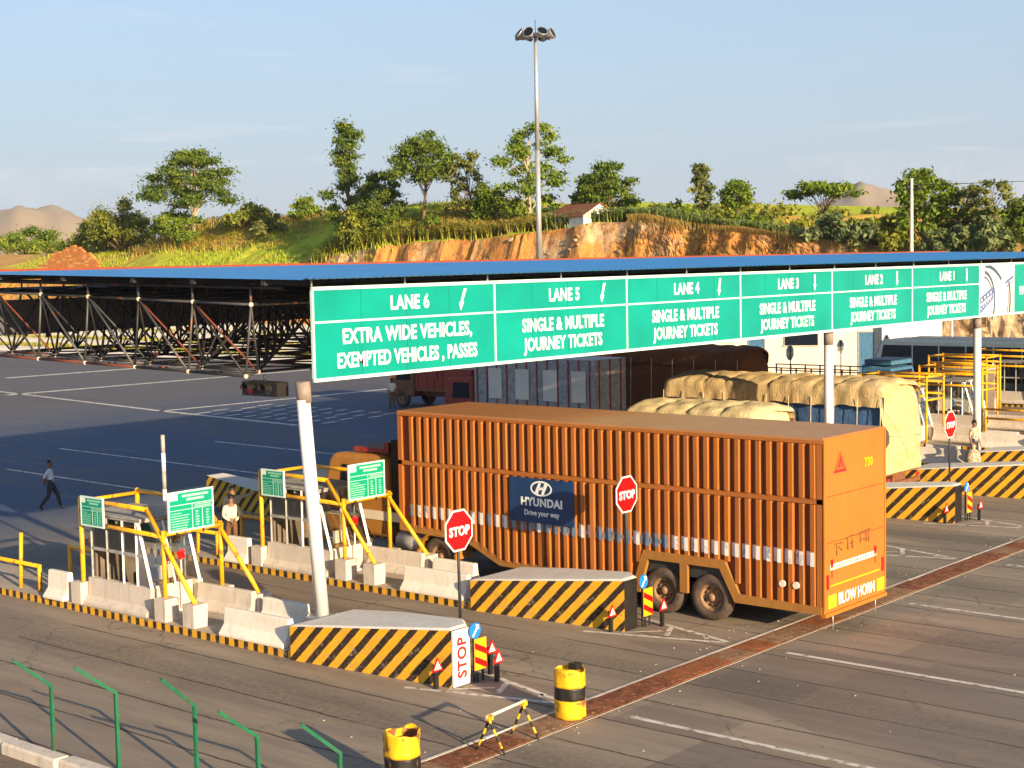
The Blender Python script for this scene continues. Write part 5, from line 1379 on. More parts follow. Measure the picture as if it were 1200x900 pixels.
for i in range(26): mb.box((rdm.uniform(-6, 6.5), rdm.uniform(-.5, 1.2), rdm.uniform(.0, .25)), (rdm.uniform(.2, .6), rdm.uniform(.2, .5), rdm.uniform(.15, .4)), 0, None, rdm.uniform(0, 3))
tag(mb.build('rubble', MT['mud2'], ru), kind='stuff')

# low verge walls along the far carriageway
WALLS = ((84.8, .40, 'lowest and nearest of the pale verge walls along the far carriageway'), (88.2, 1.0, 'second pale verge wall up from the far carriageway'), (91.6, 1.7, 'third pale verge wall up from the far carriageway'), (95.0, 2.4, 'topmost pale verge wall below the grassy hill'))
vs_ = mat('verge_soil', (.30, .22, .08), .95, var=.2, scale=1)
pm_ = {}
for i, (xx, z1, lb) in enumerate(WALLS):
    t = thing('low_wall', lb, 'wall', (xx, 70.0, 0), 0, 'pale low walls at the far left')
    for j in range(37):
        if i not in pm_: pm_[i] = (MB().bbox((-.14, .02, 0), (.14, 2.98, z1)).mesh('wall_panel', MT['whitewall']), MB().bbox((-.18, 0, z1 + .001), (.18, 3.0, z1 + .09)).mesh('coping', MT['whitewall']))
        b = link('wall_panel', pm_[i][0], t, (.0, j * 3.0, 0)); link('coping', pm_[i][1], b)
    gd = MB().bbox((xx + .15, 70, -.02), (xx + 3.3, 181, z1 * .86)).build('verge_bank', vs_); tag(gd, kind='structure')

# ================================================================== PEOPLE
def person(label, loc, heading, shirt, trousers, pose='stand', h=1.70, long_hair=False, group=None):
    """one continuous skinned body; clothes are its material zones. heading = world angle the chest faces"""
    s = h / 1.70
    J = {'pel': (0, 0, .93), 'waist': (0, .01, 1.05), 'chest': (0, .0, 1.27), 'neck': (0, -.01, 1.44), 'headb': (0, .01, 1.52), 'headt': (0, .015, 1.63),
         'shL': (-.18, 0, 1.385), 'shR': (.18, 0, 1.385), 'elL': (-.235, -.03, 1.11), 'elR': (.235, -.03, 1.11), 'wrL': (-.25, .06, .87), 'wrR': (.25, .06, .87),
         'hipL': (-.095, 0, .90), 'hipR': (.095, 0, .90), 'knL': (-.105, .02, .50), 'knR': (.105, .02, .50), 'anL': (-.11, -.02, .09), 'anR': (.11, -.02, .09),
         'toL': (-.12, .13, .035), 'toR': (.12, .13, .035)}
    if pose == 'walk':
        J.update(knL=(-.10, .20, .52), anL=(-.10, .30, .10), toL=(-.105, .45, .06), knR=(.10, -.06, .50), anR=(.10, -.36, .13), toR=(.105, -.24, .035),
                 elL=(-.23, -.16, 1.14), wrL=(-.06, -.17, .98), elR=(.23, -.17, 1.14), wrR=(.06, -.19, .97))
    if pose == 'handsback':
        J.update(elL=(-.24, -.10, 1.13), wrL=(-.05, -.16, .98), elR=(.24, -.10, 1.13), wrR=(.05, -.17, .97))
    if pose == 'point':
        J.update(elR=(.44, .10, 1.40), wrR=(.68, .16, 1.45))
    if pose == 'sit':
        J.update(knL=(-.13, .42, .86), knR=(.13, .42, .86), anL=(-.13, .38, .44), anR=(.13, .38, .44), toL=(-.13, .53, .40), toR=(.13, .53, .40),
                 elL=(-.26, .10, 1.13), wrL=(-.18, .34, 1.10), elR=(.26, .10, 1.13), wrR=(.18, .34, 1.10))
    rad = {'pel': (.17, .13), 'waist': (.155, .12), 'chest': (.185, .13), 'neck': (.058, .06), 'headb': (.078, .088), 'headt': (.072, .085),
           'shL': (.068,) * 2, 'shR': (.068,) * 2, 'elL': (.047,) * 2, 'elR': (.047,) * 2, 'wrL': (.032,) * 2, 'wrR': (.032,) * 2,
           'hipL': (.11,) * 2, 'hipR': (.11,) * 2, 'knL': (.080,) * 2, 'knR': (.080,) * 2, 'anL': (.058,) * 2, 'anR': (.058,) * 2, 'toL': (.042, .032), 'toR': (.042, .032)}
    E_ = [('pel', 'waist'), ('waist', 'chest'), ('chest', 'neck'), ('neck', 'headb'), ('headb', 'headt'), ('chest', 'shL'), ('chest', 'shR'), ('shL', 'elL'), ('elL', 'wrL'), ('shR', 'elR'), ('elR', 'wrR'),
          ('pel', 'hipL'), ('pel', 'hipR'), ('hipL', 'knL'), ('knL', 'anL'), ('anL', 'toL'), ('hipR', 'knR'), ('knR', 'anR'), ('anR', 'toR')]
    for sd in 'LR':      # palm, four fingers, thumb
        wv, ev = Vector(J['wr' + sd]), Vector(J['el' + sd]); d = (wv - ev).normalized()
        side = d.cross(Vector((0, 0, 1)));
        if side.length < .2: side = Vector((0, 1, 0))
        side = side.normalized(); up = side.cross(d)
        pm = wv + d * .075; J['pm' + sd] = tuple(pm); rad['pm' + sd] = (.036, .018); E_.append(('wr' + sd, 'pm' + sd))
        for i, (o_, ln) in enumerate(((-.030, .062), (-.010, .075), (.010, .072), (.028, .055))):
            a = pm + side * o_ + d * .02; b = a + d * ln * .55 - up * .010; c = b + d * ln * .35 - up * .022
            for nm, v in (('a', a), ('b', b), ('c', c)): J[f'f{i}{nm}{sd}'] = tuple(v); rad[f'f{i}{nm}{sd}'] = (.0095,) * 2
            E_ += [('pm' + sd, f'f{i}a{sd}'), (f'f{i}a{sd}', f'f{i}b{sd}'), (f'f{i}b{sd}', f'f{i}c{sd}')]
        a = wv + d * .03 - side * .035; b = a + d * .04 - side * .02 - up * .012
        for nm, v in (('a', a), ('b', b)): J[f't{nm}{sd}'] = tuple(v); rad[f't{nm}{sd}'] = (.011,) * 2
        E_ += [('wr' + sd, f'ta{sd}'), (f'ta{sd}', f'tb{sd}')]
    names = list(J); ix = {n: i for i, n in enumerate(names)}
    me = bpy.data.meshes.new('person'); me.from_pydata([tuple(s * c for c in J[n]) for n in names], [(ix[a], ix[b]) for a, b in E_], [])
    o = bpy.data.objects.new('person', me); COL.objects.link(o)
    md = o.modifiers.new('skin', 'SKIN'); md.use_smooth_shade = True; md.branch_smoothing = .4
    for n in names:
        sv = me.skin_vertices[0].data[ix[n]]; sv.radius = tuple(s * r for r in rad[n]); sv.use_root = (n == 'pel')
    sb = o.modifiers.new('sub', 'SUBSURF'); sb.levels = 1; sb.render_levels = 1
    dg = bpy.context.evaluated_depsgraph_get(); dg.update()
    m2 = bpy.data.meshes.new_from_object(o.evaluated_get(dg)); o.modifiers.clear(); o.data = m2
    for q in (MT['skin'], MT[shirt], MT[trousers], MT['shoe']): m2.materials.append(q)
    seg = [(Vector(J[a]) * s, Vector(J[b]) * s, a, b) for a, b in E_]
    for p in m2.polygons:
        c = p.center; best = None
        for A, B_, a, b in seg:
            t = max(0, min(1, (c - A).dot(B_ - A) / max(1e-9, (B_ - A).length_squared))); dd = (c - (A + (B_ - A) * t)).length
            if best is None or dd < best[0]: best = (dd, a, b, t)
        _, a, b, t = best
        mi = 0
        if a in ('pel', 'waist', 'chest') and b in ('waist', 'chest', 'shL', 'shR'): mi = 1 if c.z > .93 * s else 2
        if a == 'chest' and b == 'neck': mi = 1 if t < .75 else 0
        if a in ('shL', 'shR'): mi = 1
        if a in ('elL', 'elR') and b in ('wrL', 'wrR'): mi = 1 if (pose in ('handsback', 'point') and t < .8) or t < .1 else 0
        if a == 'pel' and b.startswith('hip'): mi = 2
        if a.startswith('hip') or a.startswith('kn'): mi = 2
        if a.startswith('an') and b.startswith('to'): mi = 3
        p.material_index = mi; p.use_smooth = True
    tag(o, label, 'person', group)
    hd = MB(); hc = Vector((0, -.004, 1.605)) * s
    vs, fs = [], []; n_, k_ = 16, 8
    for j in range(k_ + 1):
        for i in range(n_):
            a = 2 * PI * i / n_; front = max(0, math.sin(a)); lim = 1.65 - .85 * front ** .6 + (.5 if long_hair else 0) * (1 - front)
            tt_ = lim * j / k_
            vs.append((hc.x + .088 * s * math.sin(tt_) * math.cos(a), hc.y + .10 * s * math.sin(tt_) * math.sin(a), hc.z + .105 * s * math.cos(tt_)))
    for j in range(k_):
        for i in range(n_): fs.append((j * n_ + i, j * n_ + (i + 1) % n_, (j + 1) * n_ + (i + 1) % n_, (j + 1) * n_ + i))
    hd.add(vs, fs, smooth=True); hd.build('hair', MT['hair'], o)
    fc = MB()
    fc.ball((0, .105 * s, 1.565 * s), .016 * s, sz=1.5)
    for x in (-1, 1): fc.ball((x * .085 * s, .01 * s, 1.57 * s), .020 * s, sx=.5, sz=1.5)
    fc.build('nose_and_ears', MT['skin'], o)
    ey = MB()
    for x in (-1, 1): ey.ball((x * .032 * s, .088 * s, 1.590 * s), .011 * s)
    ey.bbox((-.025 * s, .085 * s, 1.523 * s), (.025 * s, .094 * s, 1.531 * s)); ey.build('eyes_and_mouth', MT['hair'], o)
    o.location = loc; o.rotation_euler = (0, 0, heading - PI / 2)
    return o
imgright = math.atan2(-math.cos(yaw), math.sin(yaw))
person('man in a pale shirt and dark trousers walking across the shaded road at left', (29.15, 44.9, 0.0), imgright + .15, 'shirt_pale', 'trousers', 'walk', 1.68)
person('man in a cream shirt standing with his hands behind his back beyond the nearest booth', (26.78, 32.75, 0.161), math.radians(62), 'shirt_cream', 'trousers_brown', 'handsback', 1.68)
person('man in a cream shirt stretching one arm out to the right beyond the nearest booth', (27.72, 33.85, 0.161), math.radians(60), 'shirt_cream', 'trousers_brown', 'point', 1.70)
person('distant person in white and brown clothes standing on the shaded road behind the sign', (60.5, 60.0, 0.0), math.radians(-120), 'shirt_cream', 'trousers_brown', 'stand', 1.65)
person('person in patterned clothes standing near the foot of the right-hand column', (53.6, 23.6, 0.161), math.radians(-100), 'patterned', 'trousers', 'stand', 1.72, True)
person('toll clerk in a bright blue shirt sitting in the farthest booth at the right edge', (CX[8] + .15, 29.9, 0.161), math.radians(-75), 'shirt_blue', 'trousers', 'sit', 1.62)
person('toll clerk in white and teal sitting in the booth behind the right-hand column', (CX[7] + .1, 29.6, 0.161), math.radians(-60), 'shirt_stripe', 'trousers', 'sit', 1.66)
def stool(x, y, label):
    t = thing('stool', label, 'stool', (x, y, 0.161)); MB().bbox((-.17, -.17, .74), (.17, .17, .79)).build('seat', MT['wood'], t)
    for i in (-1, 1):
        for j in (-1, 1): MB().tube((i * .14, j * .14, 0), (i * .12, j * .12, .74), .018, 6).build('leg', MT['wood'], t)
stool(CX[8] + .15, 29.9, 'wooden stool under the clerk in bright blue at the right edge'); stool(CX[7] + .1, 29.6, 'wooden stool under the clerk in white and teal')
sk = thing('cloth_bundle', 'bulging pale patterned sack beside the person near the right-hand column', 'sack', (53.15, 23.45, 0.161))
mb = MB(); mb.ball((0, 0, .36), .34, 18, 12, sz=1.1, sy=.8); o = mb.build('bag', MT['patterned'], sk); mb = MB(); mb.tube((0, 0, .68), (.05, 0, .84), .05, 8, .10); mb.build('tied_neck', MT['patterned'], sk)

# ================================================================== MASTS
lm = thing('light_mast', 'tall slender floodlight mast with a ring of lamps against the sky', 'light mast', (77.45, 63.27, 0.0))
HM = 22.1
for i in range(3):
    z0, z1 = HM * i / 3, HM * (i + 1) / 3
    MB().tube((0, 0, z0), (0, 0, z1 + .1), .235 - i * .045, 14, .20 - i * .045).build('shaft_section', MT['galv'], lm)
mb = MB(); mb.tube((0, 0, HM - .15), (0, 0, HM + .12), .26, 12); 
for i in range(8):
    a = i * PI / 4 + .3; mb.tube((0, 0, HM), (.85 * math.cos(a), .85 * math.sin(a), HM), .04, 6)
mb.build('ring_bracket', MT['galv'], lm)
for i in range(8):
    a = i * PI / 4 + .3; M = Matrix.Translation((.95 * math.cos(a), .95 * math.sin(a), HM - .05)) @ Matrix.Rotation(a, 4, 'Z') @ Matrix.Rotation(math.radians(50 if i % 2 else 65), 4, 'Y')
    f = MB(); f.lathe([(.08, -.25), (.17, -.2), (.19, -.05), (.36, .22), (.36, .26), (.33, .26)], 14, M); q = f.build('lamp_housing', MT['galv'] if i % 2 else MT['truck_grey'], lm)
    f = MB(); f.lathe([(.001, .21), (.33, .22)], 14, M); f.build('lamp_glass', MT['dark_glass'], q)
MB().tube((0, 0, HM + .1), (.0, 0, HM + .95), .022, 6).build('lightning_rod', MT['dark_steel'], lm)

up = thing('utility_pole', 'concrete utility pole with a short crossarm rising by the right-hand trees', 'utility pole', (98.9, 48.1, hz(98.9, 48.1) - .3))
hP = 12.95 - (hz(98.9, 48.1) - .3)
MB().tube((0, 0, 0), (0.05, 0, hP), .17, 10, .10).build('shaft', MT['concrete'], up)
mb = MB(); mb.box((0.05, 0, hP - .75), (.08, 1.3, .1)); mb.tube((0, -.55, hP - .7), (0, -.55, hP - .45), .04, 8); mb.tube((0, .55, hP - .7), (0, .55, hP - .45), .04, 8); mb.tube((.05, 0, hP), (.05, 0, hP + .2), .04, 8); mb.build('crossarm', MT['dark_steel'], up)
wr_ = MB()
def wire(p, q, sag):
    p, q = Vector(p), Vector(q); pr_ = None
    for i in range(21):
        t = i / 20; v = p.lerp(q, t); v.z -= sag * 4 * t * (1 - t)
        if pr_ is not None: wr_.tube(pr_, v, .014, 4, caps=False)
        pr_ = v
for dy in (-.55, .55): wire((0, dy, hP - .45), (0.5, dy - 42, hP + .6), 0.5)
wr_.build('wire', MT['dark_steel'], up)
for x, y, lb in ((99.2, 42.6, 'thin pale pole in front of the cut rock left of the right-hand column'), (96.4, 44.0, 'paired thin pale pole before the cut rock')):
    t = thing('pipe_pole', lb, 'pole', (x, y, hz(x, y) - .3), 0, 'thin pale poles below the cut rock')
    MB().tube((0, 0, 0), (0, 0, 5.6), .07, 8).build('shaft', MT['galv'], t); MB().tube((0, 0, 5.5), (0, 0, 5.75), .11, 8).build('cap', MT['dark_steel'], t)

# ================================================================== VEGETATION
GREENS = {'dark': m_leaf('leaf_dark_green', (0.045, 0.100, 0.012), (0.215, 0.270, 0.026)),
          'mid': m_leaf('leaf_mid_green', (0.070, 0.145, 0.012), (0.300, 0.360, 0.034)),
          'yellow': m_leaf('leaf_yellow_green', (0.095, 0.135, 0.014), (0.360, 0.360, 0.040)),
          'olive': m_leaf('leaf_olive', (0.060, 0.090, 0.022), (0.290, 0.300, 0.070)),
          'grey': m_leaf('leaf_grey_green', (0.060, 0.110, 0.040), (0.310, 0.350, 0.130))}
def leaf_cloud(centres, radii, n_per, size, seed, droop=0.3):
    """numpy: leaf sprays (small bent quads) spread through ellipsoidal clumps, denser at the shell"""
    rg = np.random.default_rng(seed); V, F = [], []; base = 0
    for c, r, n in zip(centres, radii, n_per):
        d = rg.normal(size=(n, 3)); d /= np.linalg.norm(d, axis=1)[:, None]
        rad = np.abs(rg.normal(0, .62, n)) + .12
        p = np.array(c) + d * rad[:, None] * np.array(r) * np.array([1.15, 1.15, 1.0])
        nrm = d * .7 + rg.normal(size=(n, 3)) * .65 + np.array([0, 0, .35]); nrm /= np.linalg.norm(nrm, axis=1)[:, None]
        a = np.cross(nrm, rg.normal(size=(n, 3))); a /= np.linalg.norm(a, axis=1)[:, None]
        b = np.cross(nrm, a)
        L = (size * rg.uniform(.6, 1.5, n))[:, None]; Wd = L * rg.uniform(.28, .5, n)[:, None]
        tip = a * L - np.array([0, 0, droop]) * L * rg.uniform(0, 1, (n, 1))
        q = np.stack([p - a * L * .6, p + b * Wd, p + tip, p - b * Wd], 1).reshape(-1, 3)
        V.append(q); F.append(np.arange(base, base + 4 * n).reshape(-1, 4)); base += 4 * n
    V, F = np.concatenate(V), np.concatenate(F)
    me = bpy.data.meshes.new('crown'); me.vertices.add(len(V)); me.vertices.foreach_set('co', V.ravel())
    me.loops.add(F.size); me.loops.foreach_set('vertex_index', F.ravel()); me.polygons.add(len(F))
    me.polygons.foreach_set('loop_start', np.arange(0, F.size, 4)); me.update(); me.validate()
    return me
def tree(name, label, x, y, H, R, shape, green, seed, group, clear=0.3, dens=1.0, leaf=0.34, lean=(0, 0), bark='bark', sink=0.25, cat='tree'):
    rd = random.Random(seed); z0 = hz(x, y) - sink
    t = thing(name, label, cat, (x, y, z0), 0, group)
    tm = MB(); top = Vector((lean[0], lean[1], H * (.86 if shape != 'umbrella' else .72)))
    tr_ = max(.07, H * .022)
    pts = [Vector((0, 0, 0))]
    for i in range(1, 7): pts.append(top * (i / 6) + Vector((rd.uniform(-1, 1), rd.uniform(-1, 1), 0)) * .03 * H * (1 if i < 6 else 0))
    if cat != 'bush':
        for i in range(6): tm.tube(pts[i], pts[i + 1], tr_ * (1 - i / 7.5), 8, tr_ * (1 - (i + 1) / 7.5), caps=False)
    cs, rs = [], []
    def limb(t0, tgt, r):
        k = t0 * 6; i = min(5, int(k)); a = pts[i].lerp(pts[i + 1], k - i); m_ = a.lerp(tgt, .5) + Vector((0, 0, .05 * H))
        rr0 = tr_ * (1 - t0) * .34 + .018
        tm.tube(a, m_, rr0, 6, rr0 * .7, caps=False); tm.tube(m_, tgt, rr0 * .7, 6, rr0 * .3, caps=False)
        cs.append(tuple(tgt)); rs.append(r)
    if shape == 'dome':
        n = 34
        for i in range(n):
            a = i * 2.399 + rd.uniform(-.4, .4); v = (i + .5) / n; ph = math.acos(1 - 1.45 * v)
            rr_ = R * rd.uniform(.50, .98) * (1 + .16 * math.sin(2 * a + seed)); hc = H * (clear + (1 - clear) * .40)
            tgt = Vector((rr_ * math.sin(ph) * math.cos(a) + lean[0], rr_ * math.sin(ph) * math.sin(a) + lean[1], hc + (H - hc) * rd.uniform(.72, .98) * math.cos(ph) * (1 if math.cos(ph) > 0 else .9)))
            k = rd.uniform(.7, 1.15)
            limb(rd.uniform(clear * .9, .75), tgt, (R * .27 * k, R * .27 * k, H * .062 * k))
    elif shape == 'column':
        n = 26
        for i in range(n):
            a = i * 2.399; z = H * (clear + (1 - clear) * (i + .5) / n); wv = R * (1.0 - .66 * (i / n)) * rd.uniform(.15, 1.05)
            limb(max(.05, z / H * .8), Vector((wv * math.cos(a) + lean[0] * z / H, wv * math.sin(a) + lean[1] * z / H, z)), (R * rd.uniform(.22, .36), R * rd.uniform(.22, .36), H * rd.uniform(.035, .055)))
        cs.append((lean[0], lean[1], H * .97)); rs.append((R * .25, R * .25, H * .045))
    elif shape == 'umbrella':
        n = 22
        for i in range(n):
            a = i * 2.399; q = math.sqrt((i + .5) / n) * R * rd.uniform(.8, 1.05)
            z = H * (.93 - .16 * (q / R) ** 2 + rd.uniform(-.07, .05))
            limb(rd.uniform(.45, .85), Vector((q * math.cos(a) + lean[0], q * math.sin(a) + lean[1], z)), (R * .22, R * .22, H * .06))
    elif shape == 'open':
        n = 30
        for i in range(n):
            a = i * 2.399 + rd.uniform(-.5, .5); f = (i + .5) / n; z = H * (clear + (.97 - clear) * f)
            q = R * rd.uniform(.30, 1.0) * (.45 + .75 * math.sin(PI * min(1, .15 + .8 * f)))
            k = rd.uniform(.65, 1.2)
            limb(min(.92, max(clear * .8, f * .85)), Vector((q * math.cos(a) + lean[0] * z / H, q * math.sin(a) + lean[1] * z / H, z)), (R * .25 * k, R * .25 * k, H * .05 * k))
    else:   # bush
        n = 26
        for i in range(n):
            a = i * 2.399 + rd.uniform(-.5, .5); q = R * math.sqrt((i + .5) / n) * rd.uniform(.7, 1.12); k = rd.uniform(.55, 1.25)
            tgt = Vector((q * math.cos(a), q * math.sin(a), H * (.80 - .45 * (q / R) ** 2) * rd.uniform(.45, 1.18)))
            tm.tube((0, 0, 0), tgt, .05, 5, .015, caps=False); cs.append(tuple(tgt)); rs.append((R * .22 * k, R * .22 * k, H * .14 * k))
    tm.build('trunk' if cat != 'bush' else 'stem', MT[bark], t)
    npc = [int(np.clip(150 * dens * (r[0] * r[1] * r[2]) ** (2 / 3) / (leaf / .34) ** 2 * 1.8, 60, 700)) for r in rs]
    me = leaf_cloud(cs, rs, npc, leaf, seed); me.materials.append(GREENS[green])
    link('crown' if cat != 'bush' else 'foliage', me, t)
    return t
GT, GB = 'trees on the hill', 'bushes on the hill'
TREES = [
 ('broad_tree', 'broad dark dome-shaped tree at left, standing on pale twin stems', 112.0, 141.8, 10.2, 4.9, 'dome', 'dark', 11, .24, 1.3, 'bark_pale'),
 ('pine_tree', 'tall ragged columnar tree left of centre, tallest on the crest', 107.0, 111.4, 11.4, 2.6, 'column', 'dark', 12, .06, 1.2, 'bark'),
 ('broad_tree', 'dense rounded dark tree leaning on the tall columnar tree', 105.5, 105.7, 6.3, 2.6, 'dome', 'dark', 13, .08, 1.3, 'bark'),
 ('forked_tree', 'round-crowned tree on a bare dark forked trunk, sky showing under its crown', 105.5, 99.6, 9.4, 3.1, 'dome', 'dark', 14, .46, .75, 'bark'),
 ('slender_tree', 'slender olive tree to the right of the forked tree', 106.0, 94.9, 7.2, 1.9, 'open', 'olive', 15, .28, .9, 'bark'),
 ('tall_tree', 'tall open tree partly crossed by the light mast', 107.0, 88.4, 9.2, 3.2, 'open', 'mid', 16, .12, 1.3, 'bark_pale'),
 ('round_tree', 'dense rounded tree to the right of the white-gabled house', 109.0, 81.4, 5.6, 2.5, 'dome', 'dark', 17, .12, 1.2, 'bark'),
 ('slender_tree', 'slender grey-green tree rising alone right of centre', 106.0, 69.7, 5.0, 1.5, 'column', 'olive', 18, .12, 1.0, 'bark'),
 ('round_tree', 'small round tree beside the slender grey-green tree', 110.0, 68.9, 4.0, 1.6, 'dome', 'mid', 19, .30, 1.0, 'bark'),
 ('umbrella_tree', 'flat-topped umbrella tree above the shrubs at right', 106.0, 58.7, 4.9, 2.75, 'umbrella', 'mid', 20, .40, 1.0, 'bark'),
 ('broad_tree', 'largest tree of the right-hand clump, just right of the utility pole', 104.5, 49.8, 6.0, 2.2, 'dome', 'mid', 21, .10, 1.35, 'bark'),
 ('broad_tree', 'middle tree of the right-hand clump, lower and paler', 106.0, 47.3, 4.8, 1.7, 'dome', 'olive', 22, .10, 1.2, 'bark'),
 ('leafy_tree', 'right-hand tree with large pale drooping leaf clusters', 103.5, 44.3, 5.3, 1.8, 'open', 'olive', 23, .08, 1.3, 'bark_pale'),
 ('leafy_tree', 'tree cut by the right edge of the view', 104.0, 42.2, 4.3, 1.6, 'dome', 'mid', 24, .1, 1.2, 'bark'),
]
for nm, lb, x, y, H, R, sh, gn, sd, cl, dn, bk in TREES:
    tree(nm, lb, x, y, H, R, sh, gn, sd, GT, cl, dn, .20, bark=bk)
BUSH = [
 ('feathery yellow-green acacia bush left of the broad dark tree', 112.5, 156.0, 6.3, 4.0, 'yellow', 31), ('second feathery acacia bush, farther left and lower', 114.0, 162.5, 5.2, 3.0, 'yellow', 32),
 ('dark bush at the far left edge behind the ruined wall', 126, 197.8, 4.6, 5.0, 'mid', 33), ('olive bush right of the broad dark tree', 113.0, 133.9, 3.4, 2.6, 'yellow', 34), ('second olive bush right of the broad dark tree', 112.0, 128.8, 2.5, 2.0, 'olive', 35),
 ('small rounded bush alone on the grass left of the columnar tree', 116.0, 127.4, 2.6, 2.0, 'mid', 36), ('low bush next to the small rounded bush', 117.0, 124.6, 1.6, 1.7, 'olive', 37), ('leafy skirt bush round the foot of the broad dark tree', 110.5, 142.8, 4.2, 3.4, 'mid', 57),
 ('bright yellow-green bush at the foot of the columnar tree', 103.8, 106.3, 4.4, 2.3, 'yellow', 38), ('small green bush at the foot of the forked tree', 103.6, 97.3, 2.6, 1.1, 'mid', 39),
 ('rounded bush left of the tall open tree', 107.0, 92.9, 4.2, 2.0, 'mid', 40), ('bush just behind the white-gabled house', 112.0, 85.5, 4.6, 1.8, 'mid', 41),
 ('low bush right of the house', 106.0, 76.2, 1.8, 1.1, 'mid', 42), ('low bush on the crest right of the house', 106.0, 74.2, 1.9, 1.1, 'yellow', 43), ('shrub on the crest, third right of the house', 106.0, 72.3, 2.0, 1.1, 'mid', 44),
 ('shrub before the slender grey-green tree', 104.5, 70.1, 1.7, 1.4, 'mid', 45), ('shrub right of the slender grey-green tree', 104.5, 66.9, 1.8, 1.5, 'yellow', 46), ('sloping shrub below the small round tree', 104.5, 64.2, 1.7, 1.5, 'mid', 47),
 ('olive shrub left of the umbrella tree', 104.0, 61.5, 1.5, 1.5, 'olive', 48), ('large pale shrub below the umbrella tree', 102.6, 56.2, 2.6, 1.9, 'grey', 49), ('pale shrub right of the umbrella tree', 102.4, 53.6, 2.2, 1.4, 'grey', 50),
 ('rounded bush in the gap left of the utility pole', 109.0, 54.3, 3.1, 1.3, 'yellow', 51), ('low ochre bush at the foot of the utility pole', 101.8, 50.9, 1.9, 1.2, 'yellow', 52), ('pale broad-leaved shrub below the largest right-hand tree', 101.4, 47.3, 2.2, 1.35, 'grey', 53),
 ('second pale broad-leaved shrub below the right-hand clump', 101.4, 45.2, 2.6, 1.35, 'grey', 54), ('pale broad-leaved shrub near the right edge', 101.4, 43.2, 2.9, 1.3, 'grey', 55), ('low bush at the right edge', 101.0, 41.2, 2.4, 1.4, 'olive', 56),
]
for lb, x, y, H, R, gn, sd in BUSH:
    tree('bush', lb, x, y, H, R, 'bush', gn, sd, GB, 0, 1.2 if gn != 'grey' else .9, .22 if gn != 'grey' else .30, cat='bush')

# crop stalks and dry grass on the crest: nobody could count them
def blades(name, pts, hmin, hmax, wdt, mt, seed, leafy=False):
    rg = np.random.default_rng(seed); n = len(pts); P0 = np.array(pts)
    a = rg.uniform(0, 2 * np.pi, n); h = rg.uniform(hmin, hmax, n); tl_ = rg.normal(0, .16, (n, 2)) * h[:, None]
    d = np.stack([np.cos(a), np.sin(a), np.zeros(n)], 1) * wdt
    tip = P0 + np.column_stack([tl_, h])
    V = [np.stack([P0 - d, P0 + d, tip], 1)]
    if leafy:
        for k in range(4):
            f = rg.uniform(.3, .9, n)[:, None]; b0 = P0 + (tip - P0) * f; an = rg.uniform(0, 2 * np.pi, n)
            dd = np.stack([np.cos(an), np.sin(an), rg.uniform(-.3, .5, n)], 1); pp = np.stack([-np.sin(an), np.cos(an), np.zeros(n)], 1) * wdt * 1.1
            V.append(np.stack([b0 - pp, b0 + pp, b0 + dd * (h * .42)[:, None]], 1))
    V = np.concatenate(V).reshape(-1, 3); F = np.arange(len(V)).reshape(-1, 3)
    me = bpy.data.meshes.new(name); me.vertices.add(len(V)); me.vertices.foreach_set('co', V.ravel()); me.loops.add(F.size); me.loops.foreach_set('vertex_index', F.ravel())
    me.polygons.add(len(F)); me.polygons.foreach_set('loop_start', np.arange(0, F.size, 3)); me.update(); me.validate(); me.materials.append(mt)
    return tag(link(name, me), kind='stuff')
def scatter(n, x0, x1, y0, y1, seed, f=None):
    rg = np.random.default_rng(seed); x, y = rg.uniform(x0, x1, n), rg.uniform(y0, y1, n)
    if f is not None: k = f(x, y, rg); x, y = x[k], y[k]
    return np.column_stack([x, y, hill_z(x, y) - .03])
straw = m_leaf('dry_stalk', (0.34, 0.24, 0.05), (0.62, 0.46, 0.14)); gcrop = m_leaf('crop_leaf', (0.26, 0.30, 0.03), (0.58, 0.55, 0.09)); gcrop2 = m_leaf('crop_leaf_blue_green', (0.17, 0.25, 0.06), (0.42, 0.50, 0.16))
blades('crop', scatter(4200, 102.3, 108, 72, 112, 1), .7, 1.5, .07, gcrop, 1, True)
blades('crop', scatter(1500, 102.3, 108, 78, 100, 2), .8, 1.5, .06, straw, 2, True)
blades('crop', scatter(2600, 102.2, 107, 52, 84, 3), .7, 1.5, .08, gcrop2, 3, True)
blades('dry_grass', scatter(9000, 100.5, 105, 46, 74, 4), .25, .65, .06, m_leaf('dry_grass_blade', (0.30, 0.19, 0.04), (0.50, 0.34, 0.10)), 4)
blades('grass', scatter(30000, 100, 128, 100, 172, 5, lambda x, y, r: fbm(x * .2, y * .2, 77) > .36), .18, .5, .055, m_leaf('grass_blade', (0.24, 0.31, 0.02), (0.55, 0.57, 0.06)), 5)
blades('verge_grass', scatter(2500, 108, 124, 120, 150, 6), .5, 1.2, .07, straw, 6, True)
# dry scrub tufts on the cut face
blades('scrub', scatter(2600, 97.8, 102, 34, 70, 8, lambda x, y, r: fbm(x * .6, y * .6, 12) > .55), .3, .9, .06, m_leaf('scrub_blade', (0.22, 0.17, 0.05), (0.42, 0.30, 0.10)), 8, True)
# greenery strips between the verge walls
vb_ = m_leaf('verge_blade', (.24, .23, .03), (.52, .48, .11))
for i, (xx, z1, lb) in enumerate(WALLS):
    rg = np.random.default_rng(60 + i); n = 5200; x = rg.uniform(xx + .3, xx + 3.0, n); y = rg.uniform(70, 180, n)
    blades('verge_grass', np.column_stack([x, y, np.full(n, z1 * .86)]), .25, .55, .12, vb_, 61 + i)
